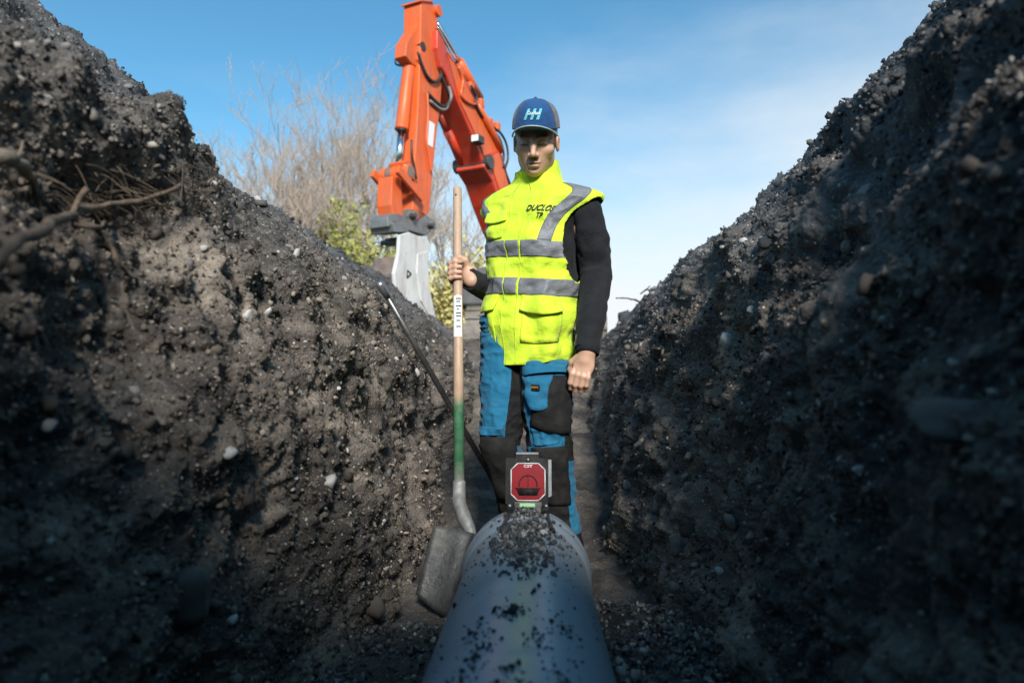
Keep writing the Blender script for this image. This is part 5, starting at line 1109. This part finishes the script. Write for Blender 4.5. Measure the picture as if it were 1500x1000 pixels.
TREES = [  # top pixel, depth, lean, seed, label
 (378, 145, 24, -.03, 1, 'slender bare tree with pale twigs at the end of the row'), (414, 190, 21, -.02, 2, 'low bare tree with several upright stems above the spoil heap'),
 (492, 102, 22, .02, 3, 'tallest bare tree, its trunk wrapped in green ivy'), (452, 205, 25, -.05, 4, 'faint bare tree standing behind the ivy tree'), (545, 118, 23, .10, 5, 'bare tree leaning towards the orange excavator stick'),
 (585, 190, 20, .16, 6, 'bare tree with slanting branches right behind the excavator bucket'), (668, 250, 23, .05, 7, 'bare twiggy tree behind the shovel handle'), (345, 215, 26, .0, 8, 'small thin bare tree nearest the dark spoil slope')]
for px, py, Y, lean, seed, label in TREES:
    top = at(px, py, Y); H = top[2] - 1.19; base = np.array([top[0] - lean * H * .5, Y, 1.15]); t_ = empty('bare_tree', tuple(base)); tag(t_, label, 'tree', 'bare trees behind the spoil heap')
    T = Tree(seed * 13 + 5); stems = 2 if seed in (2, 4, 6) else 1
    for k in range(stems): T.grow(base + [.25 * k, 0, 0], unit(np.array([lean * .8 + (.22 * (k * 2 - 1) if stems > 1 else 0), .02, 1.0])), H * .56, .12 if seed != 3 else .14, 0, .02)
    T.trunk.build('trunk', BARKS[seed % 2], t_, True); twig_mesh('crown', T.tw, TWIG, t_)
    if seed in (3, 6):
        r = np.random.default_rng(seed); n = 5200 if seed == 3 else 3000; hh_ = H * (.56 if seed == 3 else .30); z = 1.2 + hh_ * r.random(n) ** .85; k = (z - 1.2) / hh_; rad = .62 * (1 - k) ** .7 + .10
        lump = 1 + .5 * vnoise(np.stack([z * 1.7, z * 0, z * 0 + seed], -1), 3); a = r.uniform(0, 6.28, n); q_ = np.sqrt(r.random(n)) * rad * lump
        ax_x = np.interp(z, [1.2, 1.2 + H], [base[0], base[0] + lean * H * .8]); C = np.stack([ax_x + q_ * np.cos(a) + .18 * vnoise(np.stack([z * 2, a, z * 0], -1), 7), base[1] + q_ * np.sin(a), z], -1); leaves('ivy', C, IVY if seed == 3 else OLIVE, t_, .10, seed)
for i, (px, py, Y, rx, rz, m, label) in enumerate(((548, 372, 17, .9, 1.2, OLIVE, 'olive green bush behind the bucket and left of it'), (650, 430, 18, 1.0, 1.6, YEL, 'yellowish bush behind the shovel handle'), (690, 400, 21, .9, 2.0, YEL, 'sparse yellow shrub between shovel and worker'), (612, 452, 19, 1.0, 1.3, OLIVE, 'low olive shrub between the bucket and the shovel handle'), (505, 345, 19, 1.1, 1.5, IVY, 'green bush at the foot of the ivy tree'))):
    top = at(px, py - 45, Y); c = np.array([top[0], Y, (top[2] + 1.19) / 2]); hz = (top[2] - 1.19) / 2; t_ = empty('bush', (c[0], Y, 1.19)); tag(t_, label, 'bush', 'bushes behind the excavator bucket')
    r = np.random.default_rng(100 + i); st = MB(); C = []
    for k in range(26):
        a = r.uniform(0, 6.28); e_ = np.array([c[0] + rx * r.uniform(.1, 1) * math.cos(a), Y + rx * r.uniform(.1, .9) * math.sin(a), 1.19 + 2 * hz * r.uniform(.45, 1.0)]); P = crv([(c[0] + .1 * math.cos(a), Y + .1 * math.sin(a), 1.15), (np.array([c[0], Y, 1.19]) + e_) / 2 + r.normal(0, .08, 3), e_], 8); st.tube(P, np.linspace(.016, .005, 8), 4, cap=False)
        for q_ in P[3:]: C.append(q_ + r.normal(0, .13, (int(r.integers(10, 34)), 3)))
    st.build('stems', BARKS[1], t_, True); leaves('foliage', np.concatenate(C), m, t_, .075, 200 + i)
